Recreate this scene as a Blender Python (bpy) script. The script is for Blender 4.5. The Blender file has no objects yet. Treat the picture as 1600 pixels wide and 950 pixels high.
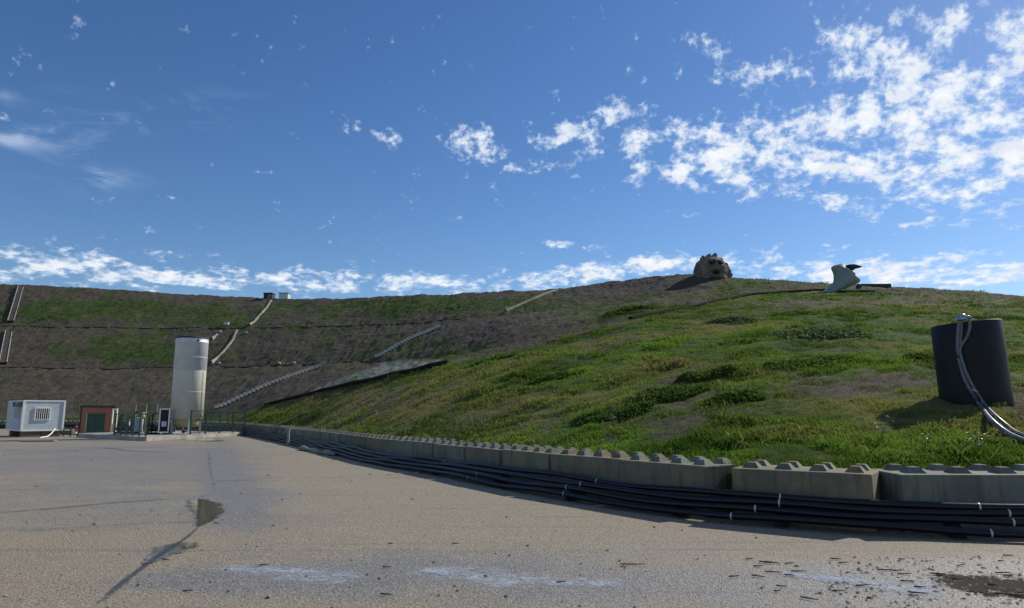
import bpy, bmesh, math, random
import numpy as np
from mathutils import Vector, Matrix, noise as mnoise
R = math.radians
random.seed(7); rng = np.random.default_rng(7)
sc = bpy.context.scene
COL = sc.collection

# ------------------------------------------------------------------ camera
CAMH = 1.5; PITCH = R(9.05); FPX = 1066.7
cam_d = bpy.data.cameras.new('camera'); cam = bpy.data.objects.new('camera', cam_d); COL.objects.link(cam)
cam.location = (0, 0, CAMH); cam.rotation_euler = (math.pi/2 + PITCH, 0, 0)
cam_d.sensor_width = 36; cam_d.lens = 24; cam_d.clip_end = 6000; cam_d.clip_start = .05
sc.camera = cam
sc.view_settings.view_transform = 'Standard'; sc.view_settings.look = 'None'
sc.view_settings.gamma = 1; sc.view_settings.use_curve_mapping = False
sc.view_settings.exposure = 0.22

# ------------------------------------------------------------------ sun
SUN_EL = 36.0; SUN_AZ = 55.0            # azimuth measured clockwise from +Y
sd = bpy.data.lights.new('sun', 'SUN'); sd.energy = 4.2; sd.angle = R(0.55); sd.color = (1.0, .93, .82)
so = bpy.data.objects.new('sun', sd); COL.objects.link(so)
sv = Vector((math.sin(R(SUN_AZ))*math.cos(R(SUN_EL)), math.cos(R(SUN_AZ))*math.cos(R(SUN_EL)), math.sin(R(SUN_EL))))
so.rotation_euler = sv.to_track_quat('Z', 'Y').to_euler(); so.location = (40, 10, 40)

def ray(px, py):
    X = (px-800)/FPX; Y = (475-py)/FPX
    f = math.cos(PITCH) - Y*math.sin(PITCH); u = math.sin(PITCH) + Y*math.cos(PITCH)
    return X/f, u/f
def G(px, py, z=0.0):                     # point on level ground
    t, e = ray(px, py); D = (z-CAMH)/e
    return Vector((t*D, D, z))
def P(px, py, D):
    t, e = ray(px, py); return Vector((t*D, D, CAMH+e*D))

# ------------------------------------------------------------------ node helpers
class NT:
    def __init__(s, tree): s.t = tree; s.n = tree.nodes; s.l = tree.links
    def new(s, typ, **kw):
        nd = s.n.new(typ)
        for k, v in kw.items(): setattr(nd, k, v)
        return nd
    def put(s, sock, v):
        if isinstance(v, bpy.types.NodeSocket): s.l.new(v, sock)
        elif v is not None: sock.default_value = v
    def m(s, op, a, b=None, c=None, clamp=False):
        nd = s.new('ShaderNodeMath', operation=op, use_clamp=clamp)
        s.put(nd.inputs[0], a); s.put(nd.inputs[1], b)
        if c is not None: s.put(nd.inputs[2], c)
        return nd.outputs[0]
    def noise(s, vec, scale, detail=4, rough=.5, dist=0., col=False):
        nd = s.new('ShaderNodeTexNoise'); s.put(nd.inputs['Vector'], vec)
        nd.inputs['Scale'].default_value = scale; nd.inputs['Detail'].default_value = detail
        nd.inputs['Roughness'].default_value = rough; nd.inputs['Distortion'].default_value = dist
        return nd.outputs['Color' if col else 'Fac']
    def ramp(s, fac, stops, interp='LINEAR'):
        nd = s.new('ShaderNodeValToRGB'); nd.color_ramp.interpolation = interp
        el = nd.color_ramp.elements
        while len(el) < len(stops): el.new(.5)
        for e, (p, c) in zip(el, stops):
            e.position = p; e.color = (*c, 1) if hasattr(c, '__len__') else (c, c, c, 1)
        s.put(nd.inputs[0], fac); return nd.outputs[0]
    def mix(s, fac, a, b, blend='MIX'):
        nd = s.new('ShaderNodeMix', data_type='RGBA', blend_type=blend)
        s.put(nd.inputs[0], fac)
        for i, v in ((6, a), (7, b)):
            if isinstance(v, bpy.types.NodeSocket): s.l.new(v, nd.inputs[i])
            else: nd.inputs[i].default_value = (*v, 1) if len(v) == 3 else v
        return nd.outputs[2]
    def sstep(s, v, a, b):
        nd = s.new('ShaderNodeMapRange', interpolation_type='SMOOTHSTEP'); s.put(nd.inputs[0], v)
        nd.inputs[1].default_value = a; nd.inputs[2].default_value = b
        return nd.outputs[0]
    def attr(s, name, out='Fac'):
        nd = s.new('ShaderNodeAttribute'); nd.attribute_name = name; return nd.outputs[out]

# ------------------------------------------------------------------ world: Nishita sky with a layer of small clouds
w = bpy.data.worlds.new('World'); sc.world = w; w.use_nodes = True
N = NT(w.node_tree); N.n.clear()
SKY_STR = 0.085
sky = N.new('ShaderNodeTexSky', sky_type='NISHITA'); sky.sun_disc = False
sky.sun_elevation = R(SUN_EL); sky.sun_rotation = R(SUN_AZ)
sky.altitude = 300; sky.air_density = 1.0; sky.dust_density = .22; sky.ozone_density = 3.2
tc = N.new('ShaderNodeTexCoord'); sp = N.new('ShaderNodeSeparateXYZ'); N.l.new(tc.outputs['Generated'], sp.inputs[0])
dx, dy, dz = sp.outputs
hl_ = N.m('SQRT', N.m('ADD', N.m('MULTIPLY', dx, dx), N.m('MULTIPLY', dy, dy)))
el_ = N.m('MAXIMUM', N.m('DIVIDE', dz, N.m('MAXIMUM', hl_, .02)), 0.)
az_ = N.m('ARCTAN2', dx, dy)
cu = N.m('MULTIPLY', az_, 1.9); cv = N.m('MULTIPLY', N.m('LOGARITHM', N.m('ADD', el_, .01), math.e), .95)
cb = N.new('ShaderNodeCombineXYZ'); N.l.new(cu, cb.inputs[0]); N.l.new(cv, cb.inputs[1])
yc = N.m('MAXIMUM', dy, .05)
ta = N.m('DIVIDE', dx, yc); te = N.m('DIVIDE', dz, yc)        # tangent of azimuth and of elevation, front half
def blob(px, py, rx, ry, amp, rot=0):
    t0, e0 = ray(px, py); sx = rx/FPX; sy = ry/FPX
    a = N.m('SUBTRACT', ta, t0); b = N.m('SUBTRACT', te, e0)
    if rot:
        c, s_ = math.cos(R(rot)), math.sin(R(rot))
        a2 = N.m('ADD', N.m('MULTIPLY', a, c), N.m('MULTIPLY', b, s_))
        b2 = N.m('SUBTRACT', N.m('MULTIPLY', b, c), N.m('MULTIPLY', a, s_)); a, b = a2, b2
    a = N.m('DIVIDE', a, sx); b = N.m('DIVIDE', b, sy)
    q = N.m('ADD', N.m('MULTIPLY', a, a), N.m('MULTIPLY', b, b))
    return N.m('MULTIPLY', N.m('EXPONENT', N.m('MULTIPLY', q, -1.0)), amp)
BLOBS = [(1530, 190, 200, 95, .32, 0), (1500, 290, 190, 50, .20, 0), (1420, 130, 110, 60, .14, 0), (1330, 215, 120, 60, .20, 0), (1180, 235, 130, 65, .24, 0), (1340, 60, 120, 50, .19, 0), (1450, 350, 160, 14, .1, 0),
         (1560, 30, 160, 45, .20, 0), (1180, 120, 90, 32, .15, 0), (1590, 80, 50, 70, .14, 0), (1095, 75, 60, 26, .16, 0), (1010, 205, 80, 40, .20, 0), (1080, 270, 100, 34, .20, 0),
         (742, 225, 52, 44, .27, -38), (885, 215, 66, 34, .21, -10), (588, 212, 40, 14, .24, -20), (955, 178, 40, 18, .20, 20), (850, 260, 45, 16, .18, 0), (1290, 320, 60, 14, .16, 0),
         (60, 392, 200, 20, .14, -4), (250, 428, 300, 24, .17, -3), (20, 430, 250, 24, .12, 0), (620, 442, 230, 22, .20, 0), (900, 428, 150, 18, .18, 8), (1010, 415, 150, 18, .12, 0), (1300, 420, 260, 30, .18, 0), (1500, 430, 200, 30, .24, 0), (860, 383, 30, 9, .20, 0)]
acc = None
for b_ in BLOBS:
    o_ = blob(*b_); acc = o_ if acc is None else N.m('ADD', acc, o_)
acc = N.m('MINIMUM', N.m('MULTIPLY', acc, 1.35), .33)
front = N.sstep(dy, .0, .15)
acc = N.m('ADD', N.m('MULTIPLY', acc, front), N.m('MULTIPLY', N.m('SUBTRACT', 1., front), .2))
mp = N.new('ShaderNodeMapping'); N.l.new(cb.outputs[0], mp.inputs[0]); mp.inputs['Scale'].default_value = (1.05, .92, 1); mp.inputs['Rotation'].default_value = (0, 0, R(6)); mp.inputs['Location'].default_value = (8.3, 4.4, 0)
n1 = N.noise(mp.outputs[0], 12.5, 8, .58, .15)
n2 = N.noise(mp.outputs[0], 40., 5, .60, .1)
nn = N.m('ADD', N.m('MULTIPLY', n1, .68), N.m('MULTIPLY', n2, .32))
nn = N.m('MULTIPLY_ADD', N.m('SUBTRACT', nn, .5), 1.75, .5)
dens = N.m('ADD', nn, acc)
cl = N.sstep(dens, .66, .93)
core = N.sstep(dens, .74, 1.08)
# thin wisps at the left
wb = blob(170, 195, 150, 30, 1., 8)
wb = N.m('ADD', wb, blob(140, 275, 70, 22, .8, 0)); wb = N.m('ADD', wb, blob(30, 150, 60, 14, .8, 0)); wb = N.m('ADD', wb, blob(10, 215, 50, 14, .8, 0))
mp2 = N.new('ShaderNodeMapping'); N.l.new(cb.outputs[0], mp2.inputs[0]); mp2.inputs['Rotation'].default_value = (0, 0, R(-30)); mp2.inputs['Scale'].default_value = (1.3, 3.0, 1)
wn = N.sstep(N.noise(mp2.outputs[0], 3.0, 8, .6, .6), .46, .78)
wisp = N.m('MULTIPLY', N.m('MULTIPLY', wb, wn), .75)
cl = N.m('MAXIMUM', cl, N.m('MINIMUM', wisp, .5))
ccol = N.mix(core, (6.8, 8.0, 9.8), (10.2, 10.3, 10.2))
shade = N.noise(mp.outputs[0], 15., 3, .5, .0)
ccol = N.mix(N.m('MULTIPLY', N.sstep(shade, .42, .66), N.m('MULTIPLY', core, .5)), ccol, (6.6, 7.2, 8.2))
skyc = N.new('ShaderNodeHueSaturation'); N.l.new(sky.outputs[0], skyc.inputs['Color']); skyc.inputs['Saturation'].default_value = 1.2; skyc.inputs['Value'].default_value = 1.1; skyc.inputs['Hue'].default_value = .506
fin = N.mix(N.m('MULTIPLY', cl, .93), skyc.outputs[0], ccol)
bg = N.new('ShaderNodeBackground'); bg.inputs[1].default_value = SKY_STR; N.l.new(fin, bg.inputs[0])
wo = N.new('ShaderNodeOutputWorld'); N.l.new(bg.outputs[0], wo.inputs[0])
w.cycles.sampling_method = 'MANUAL'; w.cycles.sample_map_resolution = 1024

# ------------------------------------------------------------------ materials
def mat(name, fn=None, color=(.5, .5, .5), rough=.6, metal=0., spec=None):
    m = bpy.data.materials.new(name); m.use_nodes = True; T = NT(m.node_tree)
    b = m.node_tree.nodes['Principled BSDF']
    b.inputs['Base Color'].default_value = (*color, 1); b.inputs['Roughness'].default_value = rough; b.inputs['Metallic'].default_value = metal
    if spec is not None: b.inputs['Specular IOR Level'].default_value = spec
    if fn: fn(T, b)
    return m
def objco(T): return T.new('ShaderNodeTexCoord').outputs['Object']
def geopos(T): return T.new('ShaderNodeNewGeometry').outputs['Position']
def bump(T, b, h, strength=.3, dist=.02):
    bn = T.new('ShaderNodeBump'); bn.inputs['Strength'].default_value = strength; bn.inputs['Distance'].default_value = dist
    T.l.new(h, bn.inputs['Height']); T.l.new(bn.outputs[0], b.inputs['Normal'])
def worn(c, c2=None, scale=3., amt=.5, bumpd=.004, rlo=None, rhi=None, world=False):
    c2 = c2 or tuple(v*.6 for v in c)
    def fn(T, b):
        co = geopos(T) if world else objco(T)
        n = T.noise(co, scale, 8, .65); n2 = T.noise(co, scale*9, 5, .6)
        f = T.m('MULTIPLY', T.sstep(n, .38, .68), amt)
        c_ = T.mix(f, c, c2); c_ = T.mix(T.m('MULTIPLY', T.sstep(n2, .45, .75), amt*.4), c_, c2)
        T.l.new(c_, b.inputs['Base Color'])
        if rlo is not None:
            T.l.new(T.m('ADD', T.m('MULTIPLY', n, rhi-rlo), rlo), b.inputs['Roughness'])
        bump(T, b, n2, .4, bumpd)
    return fn

M = {}
def f_block(T, b):
    co = objco(T); inf = T.new('ShaderNodeObjectInfo')
    rnd = inf.outputs['Random']
    ad = T.new('ShaderNodeVectorMath', operation='ADD'); T.l.new(co, ad.inputs[0]); T.l.new(inf.outputs['Location'], ad.inputs[1])
    v = ad.outputs[0]
    base0 = T.ramp(rnd, [(0, (.185, .15, .11)), (.3, (.20, .18, .14)), (.55, (.19, .19, .155)), (.8, (.17, .185, .17)), (1, (.22, .20, .165))])
    base = T.mix(1., base0, inf.outputs['Color'], 'MULTIPLY')
    big = T.noise(v, 1.6, 7, .62); fine = T.noise(v, 45, 5, .7)
    mpv = T.new('ShaderNodeMapping'); T.l.new(v, mpv.inputs[0]); mpv.inputs['Scale'].default_value = (7, 7, .8)
    streak = T.noise(mpv.outputs[0], 1.5, 5, .6)
    c = T.mix(T.m('MULTIPLY', T.sstep(big, .42, .62), .6), base, (.10, .10, .08))
    c = T.mix(T.m('MULTIPLY', T.sstep(streak, .50, .66), .6), c, (.075, .08, .062))
    c = T.mix(T.m('MULTIPLY', T.sstep(fine, .5, .8), .3), c, (.36, .35, .31))
    c = T.mix(1., c, (.86, .90, .86), 'MULTIPLY')
    T.l.new(c, b.inputs['Base Color'])
    bump(T, b, T.m('ADD', fine, T.m('MULTIPLY', big, 1.5)), .35, .006)
M['block'] = mat('cast_concrete', f_block, rough=.88)
def f_pipe(T, b):
    co = geopos(T); n = T.noise(co, 3.0, 6, .6)
    dust = T.noise(co, 11, 6, .65)
    c = T.mix(T.m('MULTIPLY', T.sstep(dust, .5, .8), .35), (.003, .0045, .009), (.014, .016, .019))
    T.l.new(c, b.inputs['Base Color']); T.l.new(T.m('ADD', T.m('MULTIPLY', n, .25), .20), b.inputs['Roughness'])
M['pipe'] = mat('black_polyethylene', f_pipe, rough=.35, spec=.34)
M['tankblack'] = mat('black_hdpe_barrel', worn((.009, .010, .012), (.016, .017, .018), 2.5, .8, .004, .42, .62), rough=.5, spec=.25)
M['grey_hose'] = mat('grey_conduit', worn((.13, .14, .16), (.08, .085, .095), 6, .6), rough=.35)
M['blue_cap'] = mat('painted_blue_grey_metal', worn((.16, .24, .36), (.30, .32, .34), 30, .6), rough=.4)
M['clip'] = mat('galvanised_clip', worn((.5, .5, .48), (.3, .29, .26), 40, .5), rough=.45, metal=.3)
M['dark'] = mat('dark_rubber', worn((.012, .012, .013), (.03, .03, .03), 6, .5), rough=.6)
M['concrete'] = mat('weathered_concrete', worn((.24, .235, .20), (.13, .13, .105), 1.8, .8, .006), rough=.88)
M['concrete_light'] = mat('pale_concrete', worn((.38, .36, .32), (.18, .17, .14), .8, .8, .01, world=True), rough=.88)
M['steel'] = mat('brushed_steel', worn((.58, .61, .64), (.40, .42, .44), 1.2, .6, .002, .42, .60), metal=.15, rough=.45)
def f_cream(T, b):
    co = objco(T); mpv = T.new('ShaderNodeMapping'); T.l.new(co, mpv.inputs[0]); mpv.inputs['Scale'].default_value = (2.5, 2.5, .35)
    n = T.noise(mpv.outputs[0], 2., 7, .6); n2 = T.noise(co, 6, 6, .6)
    c = T.mix(T.m('MULTIPLY', T.sstep(n, .45, .7), .45), (.55, .54, .47), (.38, .37, .31))
    c = T.mix(T.m('MULTIPLY', T.sstep(n2, .55, .75), .3), c, (.30, .27, .20))
    T.l.new(c, b.inputs['Base Color'])
M['cream'] = mat('cream_painted_steel', f_cream, rough=.6)
M['ochre'] = mat('yellowed_cone_paint', worn((.50, .42, .26), (.30, .22, .12), 3, .6), rough=.5)
M['white'] = mat('white_sheet_metal', worn((.50, .56, .58), (.38, .42, .45), 1.5, .5, .003), rough=.5)
M['whitetrim'] = mat('bright_white_trim', worn((.80, .80, .77), (.6, .6, .57), 4, .4), rough=.45)
M['bluedoor'] = mat('pale_blue_panel', worn((.46, .52, .62), (.36, .41, .5), 2, .5), rough=.5)
M['glass'] = mat('dark_window_glass', None, (.02, .025, .03), .08)
M['orange'] = mat('terracotta_render', worn((.34, .15, .09), (.25, .11, .07), 3, .6, .006), rough=.85)
M['greendoor'] = mat('dark_green_paint', worn((.012, .06, .045), (.02, .04, .03), 5, .6), rough=.45)
M['green'] = mat('green_fence_paint', worn((.010, .040, .028), (.02, .045, .03), 9, .5), rough=.4)
M['roofdark'] = mat('dark_roof_edge', worn((.02, .03, .028), (.05, .05, .04), 3, .5), rough=.8)
M['till'] = mat('earth_in_channel', worn((.035, .03, .026), (.02, .018, .016), 4, .6), rough=.95)
M['ditch'] = mat('terrace_lip_shade_and_ditch', None, (.022, .021, .019), .95, spec=.02)  # near-black colour stands in for shade under the terrace lips
M['stair'] = mat('bleached_step_concrete', worn((.55, .53, .48), (.35, .33, .29), 1.5, .6), rough=.9)
M['red'] = mat('red_enamel', worn((.4, .02, .02), (.25, .02, .02), 8, .5), rough=.4)
M['yellow'] = mat('yellow_paint', worn((.5, .5, .06), (.3, .3, .05), 8, .5), rough=.4)
M['brown'] = mat('brown_masonry', worn((.14, .11, .08), (.08, .06, .045), 6, .7), rough=.9)
M['wood'] = mat('dry_wood', worn((.05, .035, .025), (.11, .085, .06), 40, .7), rough=.9)
def f_stone(T, b):
    co = objco(T); n = T.noise(co, 1.4, 10, .7); n2 = T.noise(co, 6, 8, .7)
    c = T.ramp(n, [(.3, (.06, .05, .042)), (.5, (.14, .12, .095)), (.7, (.24, .21, .165))])
    c = T.mix(T.m('MULTIPLY', T.sstep(n2, .5, .7), .5), c, (.05, .055, .035))
    T.l.new(c, b.inputs['Base Color']); bump(T, b, n2, .9, .12)
M['stone'] = mat('carved_rough_stone', f_stone, rough=.92)
M['palestone'] = mat('pale_green_sculpture_render', worn((.20, .25, .225), (.11, .155, .14), 1.2, .6, .02), rough=.6)
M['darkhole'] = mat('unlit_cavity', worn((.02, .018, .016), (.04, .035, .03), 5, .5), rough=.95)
def f_beard(T, b): f_stone(T, b)

# asphalt / compacted gravel concrete yard
def f_yard(T, b):
    co = geopos(T)
    wet = T.attr('wet'); big = T.noise(co, .22, 6, .6, .5); mid = T.noise(co, 1.3, 7, .62)
    mps = T.new('ShaderNodeMapping'); T.l.new(co, mps.inputs[0]); mps.inputs['Scale'].default_value = (.16, 1.0, 1); mps.inputs['Rotation'].default_value = (0, 0, R(-14))
    st = T.noise(mps.outputs[0], .9, 8, .62, .4)
    wv = T.m('ADD', wet, T.m('MULTIPLY', T.m('SUBTRACT', mid, .5), 1.1))
    wv = T.m('ADD', wv, T.m('MULTIPLY', T.m('SUBTRACT', st, .5), 1.5))
    wv = T.m('ADD', wv, T.m('MULTIPLY', T.m('SUBTRACT', big, .5), .8))
    wf = T.sstep(wv, .05, 1.05)
    vor = T.new('ShaderNodeTexVoronoi'); T.l.new(co, vor.inputs['Vector']); vor.inputs['Scale'].default_value = 52
    fine = T.noise(co, 210, 4, .75); grain = T.noise(co, 38, 6, .75)
    dry = T.ramp(vor.outputs['Color'], [(.0, (.165, .140, .105)), (.35, (.24, .208, .160)), (.7, (.285, .25, .195)), (1, (.41, .375, .305))])
    tint = T.mix(T.sstep(big, .35, .65), (1.0, .94, .86), (.98, 1.0, .93))
    dry = T.mix(1., dry, tint, 'MULTIPLY')
    dry = T.mix(T.m('MULTIPLY', T.sstep(mid, .45, .72), .35), dry, (.23, .205, .165))
    wc = T.ramp(vor.outputs['Color'], [(.0, (.10, .095, .086)), (.5, (.185, .176, .160)), (1, (.32, .305, .28))])
    c = T.mix(T.m('MULTIPLY', wf, .88), dry, wc)
    c = T.mix(T.m('MULTIPLY', T.sstep(grain, .50, .70), .38), c, (.07, .062, .052))
    c = T.mix(T.m('MULTIPLY', T.sstep(fine, .58, .72), .5), c, (.55, .52, .47))
    # thin dark drag marks
    mp3 = T.new('ShaderNodeMapping'); T.l.new(co, mp3.inputs[0]); mp3.inputs['Scale'].default_value = (.07, 2.4, 1); mp3.inputs['Rotation'].default_value = (0, 0, R(-11))
    ln = T.noise(mp3.outputs[0], 1.2, 8, .7, .2)
    c = T.mix(T.m('MULTIPLY', T.sstep(ln, .56, .68), .5), c, (.085, .08, .072))
    T.l.new(c, b.inputs['Base Color'])
    T.l.new(T.m('SUBTRACT', .85, T.m('MULTIPLY', wf, .36)), b.inputs['Roughness'])
    bump(T, b, T.m('ADD', T.m('MULTIPLY', vor.outputs['Distance'], .9), T.m('ADD', T.m('MULTIPLY', grain, 1.6), T.m('MULTIPLY', mid, 2.))), .8, .011)
M['yard'] = mat('worn_yard_surface', f_yard, rough=.8)
M['yard'].node_tree.nodes['Principled BSDF'].inputs['Specular IOR Level'].default_value = .4

def f_film(kind):
    def fn(T, b):
        co = geopos(T); e = T.attr('edge')
        n = T.noise(co, 5.0, 8, .7, .6); n2 = T.noise(co, 28, 6, .75)
        v = T.m('ADD', e, T.m('MULTIPLY', T.m('SUBTRACT', n, .5), 1.9)); v = T.m('ADD', v, T.m('MULTIPLY', T.m('SUBTRACT', n2, .5), 1.8))
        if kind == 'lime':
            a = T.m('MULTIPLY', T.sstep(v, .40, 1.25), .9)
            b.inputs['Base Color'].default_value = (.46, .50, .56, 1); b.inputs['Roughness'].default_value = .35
        elif kind == 'water':
            a = T.sstep(v, .38, .55)
            b.inputs['Base Color'].default_value = (.085, .074, .055, 1); b.inputs['Roughness'].default_value = .06
            bump(T, b, T.noise(co, 16, 3, .5), .15, .004)
        else:
            a = T.m('MULTIPLY', T.sstep(v, .35, .95), .62)
            b.inputs['Base Color'].default_value = (.045, .04, .034, 1); b.inputs['Roughness'].default_value = .35
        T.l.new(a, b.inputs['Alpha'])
    return fn
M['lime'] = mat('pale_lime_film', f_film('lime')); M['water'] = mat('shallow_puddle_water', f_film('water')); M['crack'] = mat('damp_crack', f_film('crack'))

def f_hill(T, b):
    co = geopos(T); g = T.attr('green'); rampm = T.attr('gravel'); dk = T.attr('till'); dry = T.attr('dryness_lit')
    n = T.noise(co, 1.1, 9, .68); n2 = T.noise(co, 7, 8, .7); n3 = T.noise(co, .35, 6, .6, .4)
    mps = T.new('ShaderNodeMapping'); T.l.new(co, mps.inputs[0]); mps.inputs['Scale'].default_value = (.6, 1.3, 3.2)
    st = T.noise(mps.outputs[0], .9, 9, .68, .5)
    vor = T.new('ShaderNodeTexVoronoi'); T.l.new(co, vor.inputs['Vector']); vor.inputs['Scale'].default_value = 2.6
    soil = T.ramp(n2, [(.25, (.030, .025, .018)), (.5, (.082, .070, .054)), (.68, (.145, .126, .10)), (.85, (.24, .215, .18))])
    soil = T.mix(T.m('MULTIPLY', T.sstep(n3, .4, .7), .5), soil, (.085, .062, .04))
    soil = T.mix(T.m('MULTIPLY', T.sstep(n, .48, .66), .6), soil, (.075, .072, .030))
    gr = T.ramp(n2, [(.25, (.022, .042, .008)), (.5, (.046, .076, .020)), (.75, (.095, .135, .036))])
    gr = T.mix(T.sstep(dry, .25, .9), gr, (.15, .13, .055))
    far = T.sstep(T.new('ShaderNodeSeparateXYZ').outputs[1], 40., 70.) if False else None
    gv = T.m('ADD', g, T.m('MULTIPLY', T.m('SUBTRACT', n, .5), .9)); gv = T.m('ADD', gv, T.m('MULTIPLY', T.m('SUBTRACT', st, .5), .9))
    c = T.mix(T.sstep(gv, .32, .68), soil, gr)
    c = T.mix(T.m('MULTIPLY', dk, .65), c, (.05, .042, .042))
    grav = T.mix(n2, (.13, .15, .14), (.22, .24, .225))
    c = T.mix(T.m('MULTIPLY', rampm, .95), c, grav)
    T.l.new(c, b.inputs['Base Color'])
    bump(T, b, T.m('ADD', T.m('MULTIPLY', n, 1.6), n2), .8, .18)
M['hill'] = mat('grassy_earth_slope', f_hill, rough=.95, spec=.15)
def f_grass(T, b):
    c = T.attr('tint', 'Color'); T.l.new(c, b.inputs['Base Color'])
    tr = T.new('ShaderNodeBsdfTranslucent'); T.l.new(T.mix(1., c, (1.25, 1.35, .7), 'MULTIPLY'), tr.inputs[0])
    mx = T.new('ShaderNodeMixShader'); mx.inputs[0].default_value = .38
    out = [x for x in T.n if x.type == 'OUTPUT_MATERIAL'][0]
    T.l.new(b.outputs[0], mx.inputs[1]); T.l.new(tr.outputs[0], mx.inputs[2]); T.l.new(mx.outputs[0], out.inputs[0])
M['grass'] = mat('grass_blades', f_grass, rough=.8, spec=.08)

# ------------------------------------------------------------------ object helpers
def tag(o, label=None, cat=None, group=None, kind=None):
    if label: o['label'] = label
    if cat: o['category'] = cat
    if group: o['group'] = group
    if kind: o['kind'] = kind
    return o
def empty(name, loc, label, cat, group=None, rz=0.):
    o = bpy.data.objects.new(name, None); COL.objects.link(o); o.location = loc; o.rotation_euler = (0, 0, rz); o.empty_display_size = .2
    return tag(o, label, cat, group)
def link(name, me, m=None, parent=None, loc=None, rot=None):
    o = bpy.data.objects.new(name, me); COL.objects.link(o)
    if m is not None and not me.materials: me.materials.append(m)
    if parent: o.parent = parent
    if loc is not None: o.location = loc
    if rot is not None: o.rotation_euler = rot
    return o
def bm_obj(name, bm, m, parent=None, loc=None, rot=None, smooth=False):
    me = bpy.data.meshes.new(name); bm.normal_update(); bm.to_mesh(me); bm.free()
    if smooth: me.shade_smooth()
    return link(name, me, m, parent, loc, rot)
def add_box(bm, c, s, rz=0., bev=0., rot=None):
    r = bmesh.ops.create_cube(bm, size=1.)
    vs = r['verts']; mt = Matrix.Translation(c) @ (rot.to_4x4() if rot is not None else Matrix.Rotation(rz, 4, 'Z')) @ Matrix.Diagonal((*s, 1))
    bmesh.ops.transform(bm, matrix=mt, verts=vs)
    if bev:
        es = list({e for v in vs for e in v.link_edges}); bmesh.ops.bevel(bm, geom=es, offset=bev, segments=2, affect='EDGES', profile=.6)
    return bm
def box(name, c, s, m, parent=None, rz=0., bev=0.):
    return bm_obj(name, add_box(bmesh.new(), c, s, rz, bev), m, parent)
def add_tube(bm, pts, r, seg=10, caps=True):
    pts = [Vector(p) for p in pts]; rings = []
    n = len(pts)
    for i, p in enumerate(pts):
        d = (pts[min(i+1, n-1)] - pts[max(i-1, 0)]).normalized()
        a = d.cross(Vector((0, 0, 1)));
        if a.length < .05: a = d.cross(Vector((0, 1, 0)))
        a.normalize(); b_ = a.cross(d).normalized()
        rr = r[i] if hasattr(r, '__len__') else r
        rings.append([bm.verts.new(p + a*math.cos(2*math.pi*k/seg)*rr + b_*math.sin(2*math.pi*k/seg)*rr) for k in range(seg)])
    for i in range(n-1):
        for k in range(seg):
            f = bm.faces.new((rings[i][k], rings[i][(k+1) % seg], rings[i+1][(k+1) % seg], rings[i+1][k])); f.smooth = True
    if caps:
        bm.faces.new(list(reversed(rings[0]))); bm.faces.new(rings[-1])
    return bm
def tube(name, pts, r, m, parent=None, seg=10): return bm_obj(name, add_tube(bmesh.new(), pts, r, seg), m, parent)
def add_lathe(bm, prof, seg=40, c=(0, 0)):
    rings = []
    for r, z in prof:
        if r < 1e-5: rings.append([bm.verts.new((c[0], c[1], z))]); continue
        rings.append([bm.verts.new((c[0]+r*math.cos(2*math.pi*k/seg), c[1]+r*math.sin(2*math.pi*k/seg), z)) for k in range(seg)])
    for a, b_ in zip(rings, rings[1:]):
        for k in range(seg):
            k2 = (k+1) % seg
            if len(a) == 1 and len(b_) == 1: continue
            if len(a) == 1: f = bm.faces.new((a[0], b_[k], b_[k2]))
            elif len(b_) == 1: f = bm.faces.new((a[k], a[k2], b_[0]))
            else: f = bm.faces.new((a[k], a[k2], b_[k2], b_[k]))
            f.smooth = abs(a[0].co.z - b_[0].co.z) > 1e-4
    bmesh.ops.recalc_face_normals(bm, faces=bm.faces)
    return bm
def catmull(pts, step):
    pts = [np.array(p, float) for p in pts]; P_ = [2*pts[0]-pts[1]] + pts + [2*pts[-1]-pts[-2]]; out = []
    for i in range(1, len(P_)-2):
        p0, p1, p2, p3 = P_[i-1:i+3]; n = max(2, int(np.linalg.norm(p2-p1)/step)+1)
        for k in range(n):
            t = k/n
            out.append(.5*((2*p1)+(-p0+p2)*t+(2*p0-5*p1+4*p2-p3)*t*t+(-p0+3*p1-3*p2+p3)*t**3))
    out.append(pts[-1]); return np.array(out)
def resample(c, step):
    d = np.r_[0, np.cumsum(np.linalg.norm(np.diff(c, axis=0), axis=1))]; n = max(2, int(d[-1]/step)+1)
    s = np.linspace(0, d[-1], n); return np.stack([np.interp(s, d, c[:, k]) for k in range(c.shape[1])], 1), s

# numpy value noise
_tab = rng.random((256, 256))
def vnoise(x, y):
    xi = np.floor(x).astype(int); yi = np.floor(y).astype(int); fx = x-xi; fy = y-yi
    fx = fx*fx*(3-2*fx); fy = fy*fy*(3-2*fy)
    g = lambda a, b_: _tab[a & 255, b_ & 255]
    return (g(xi, yi)*(1-fx)+g(xi+1, yi)*fx)*(1-fy)+(g(xi, yi+1)*(1-fx)+g(xi+1, yi+1)*fx)*fy
def fbm(x, y, o=4, s=1., gain=.5):
    v = 0; a = 1; tot = 0
    for k in range(o): v = v+a*vnoise(x*s+17.3*k, y*s+9.1*k); tot += a; a *= gain; s *= 2.03
    return v/tot

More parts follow.
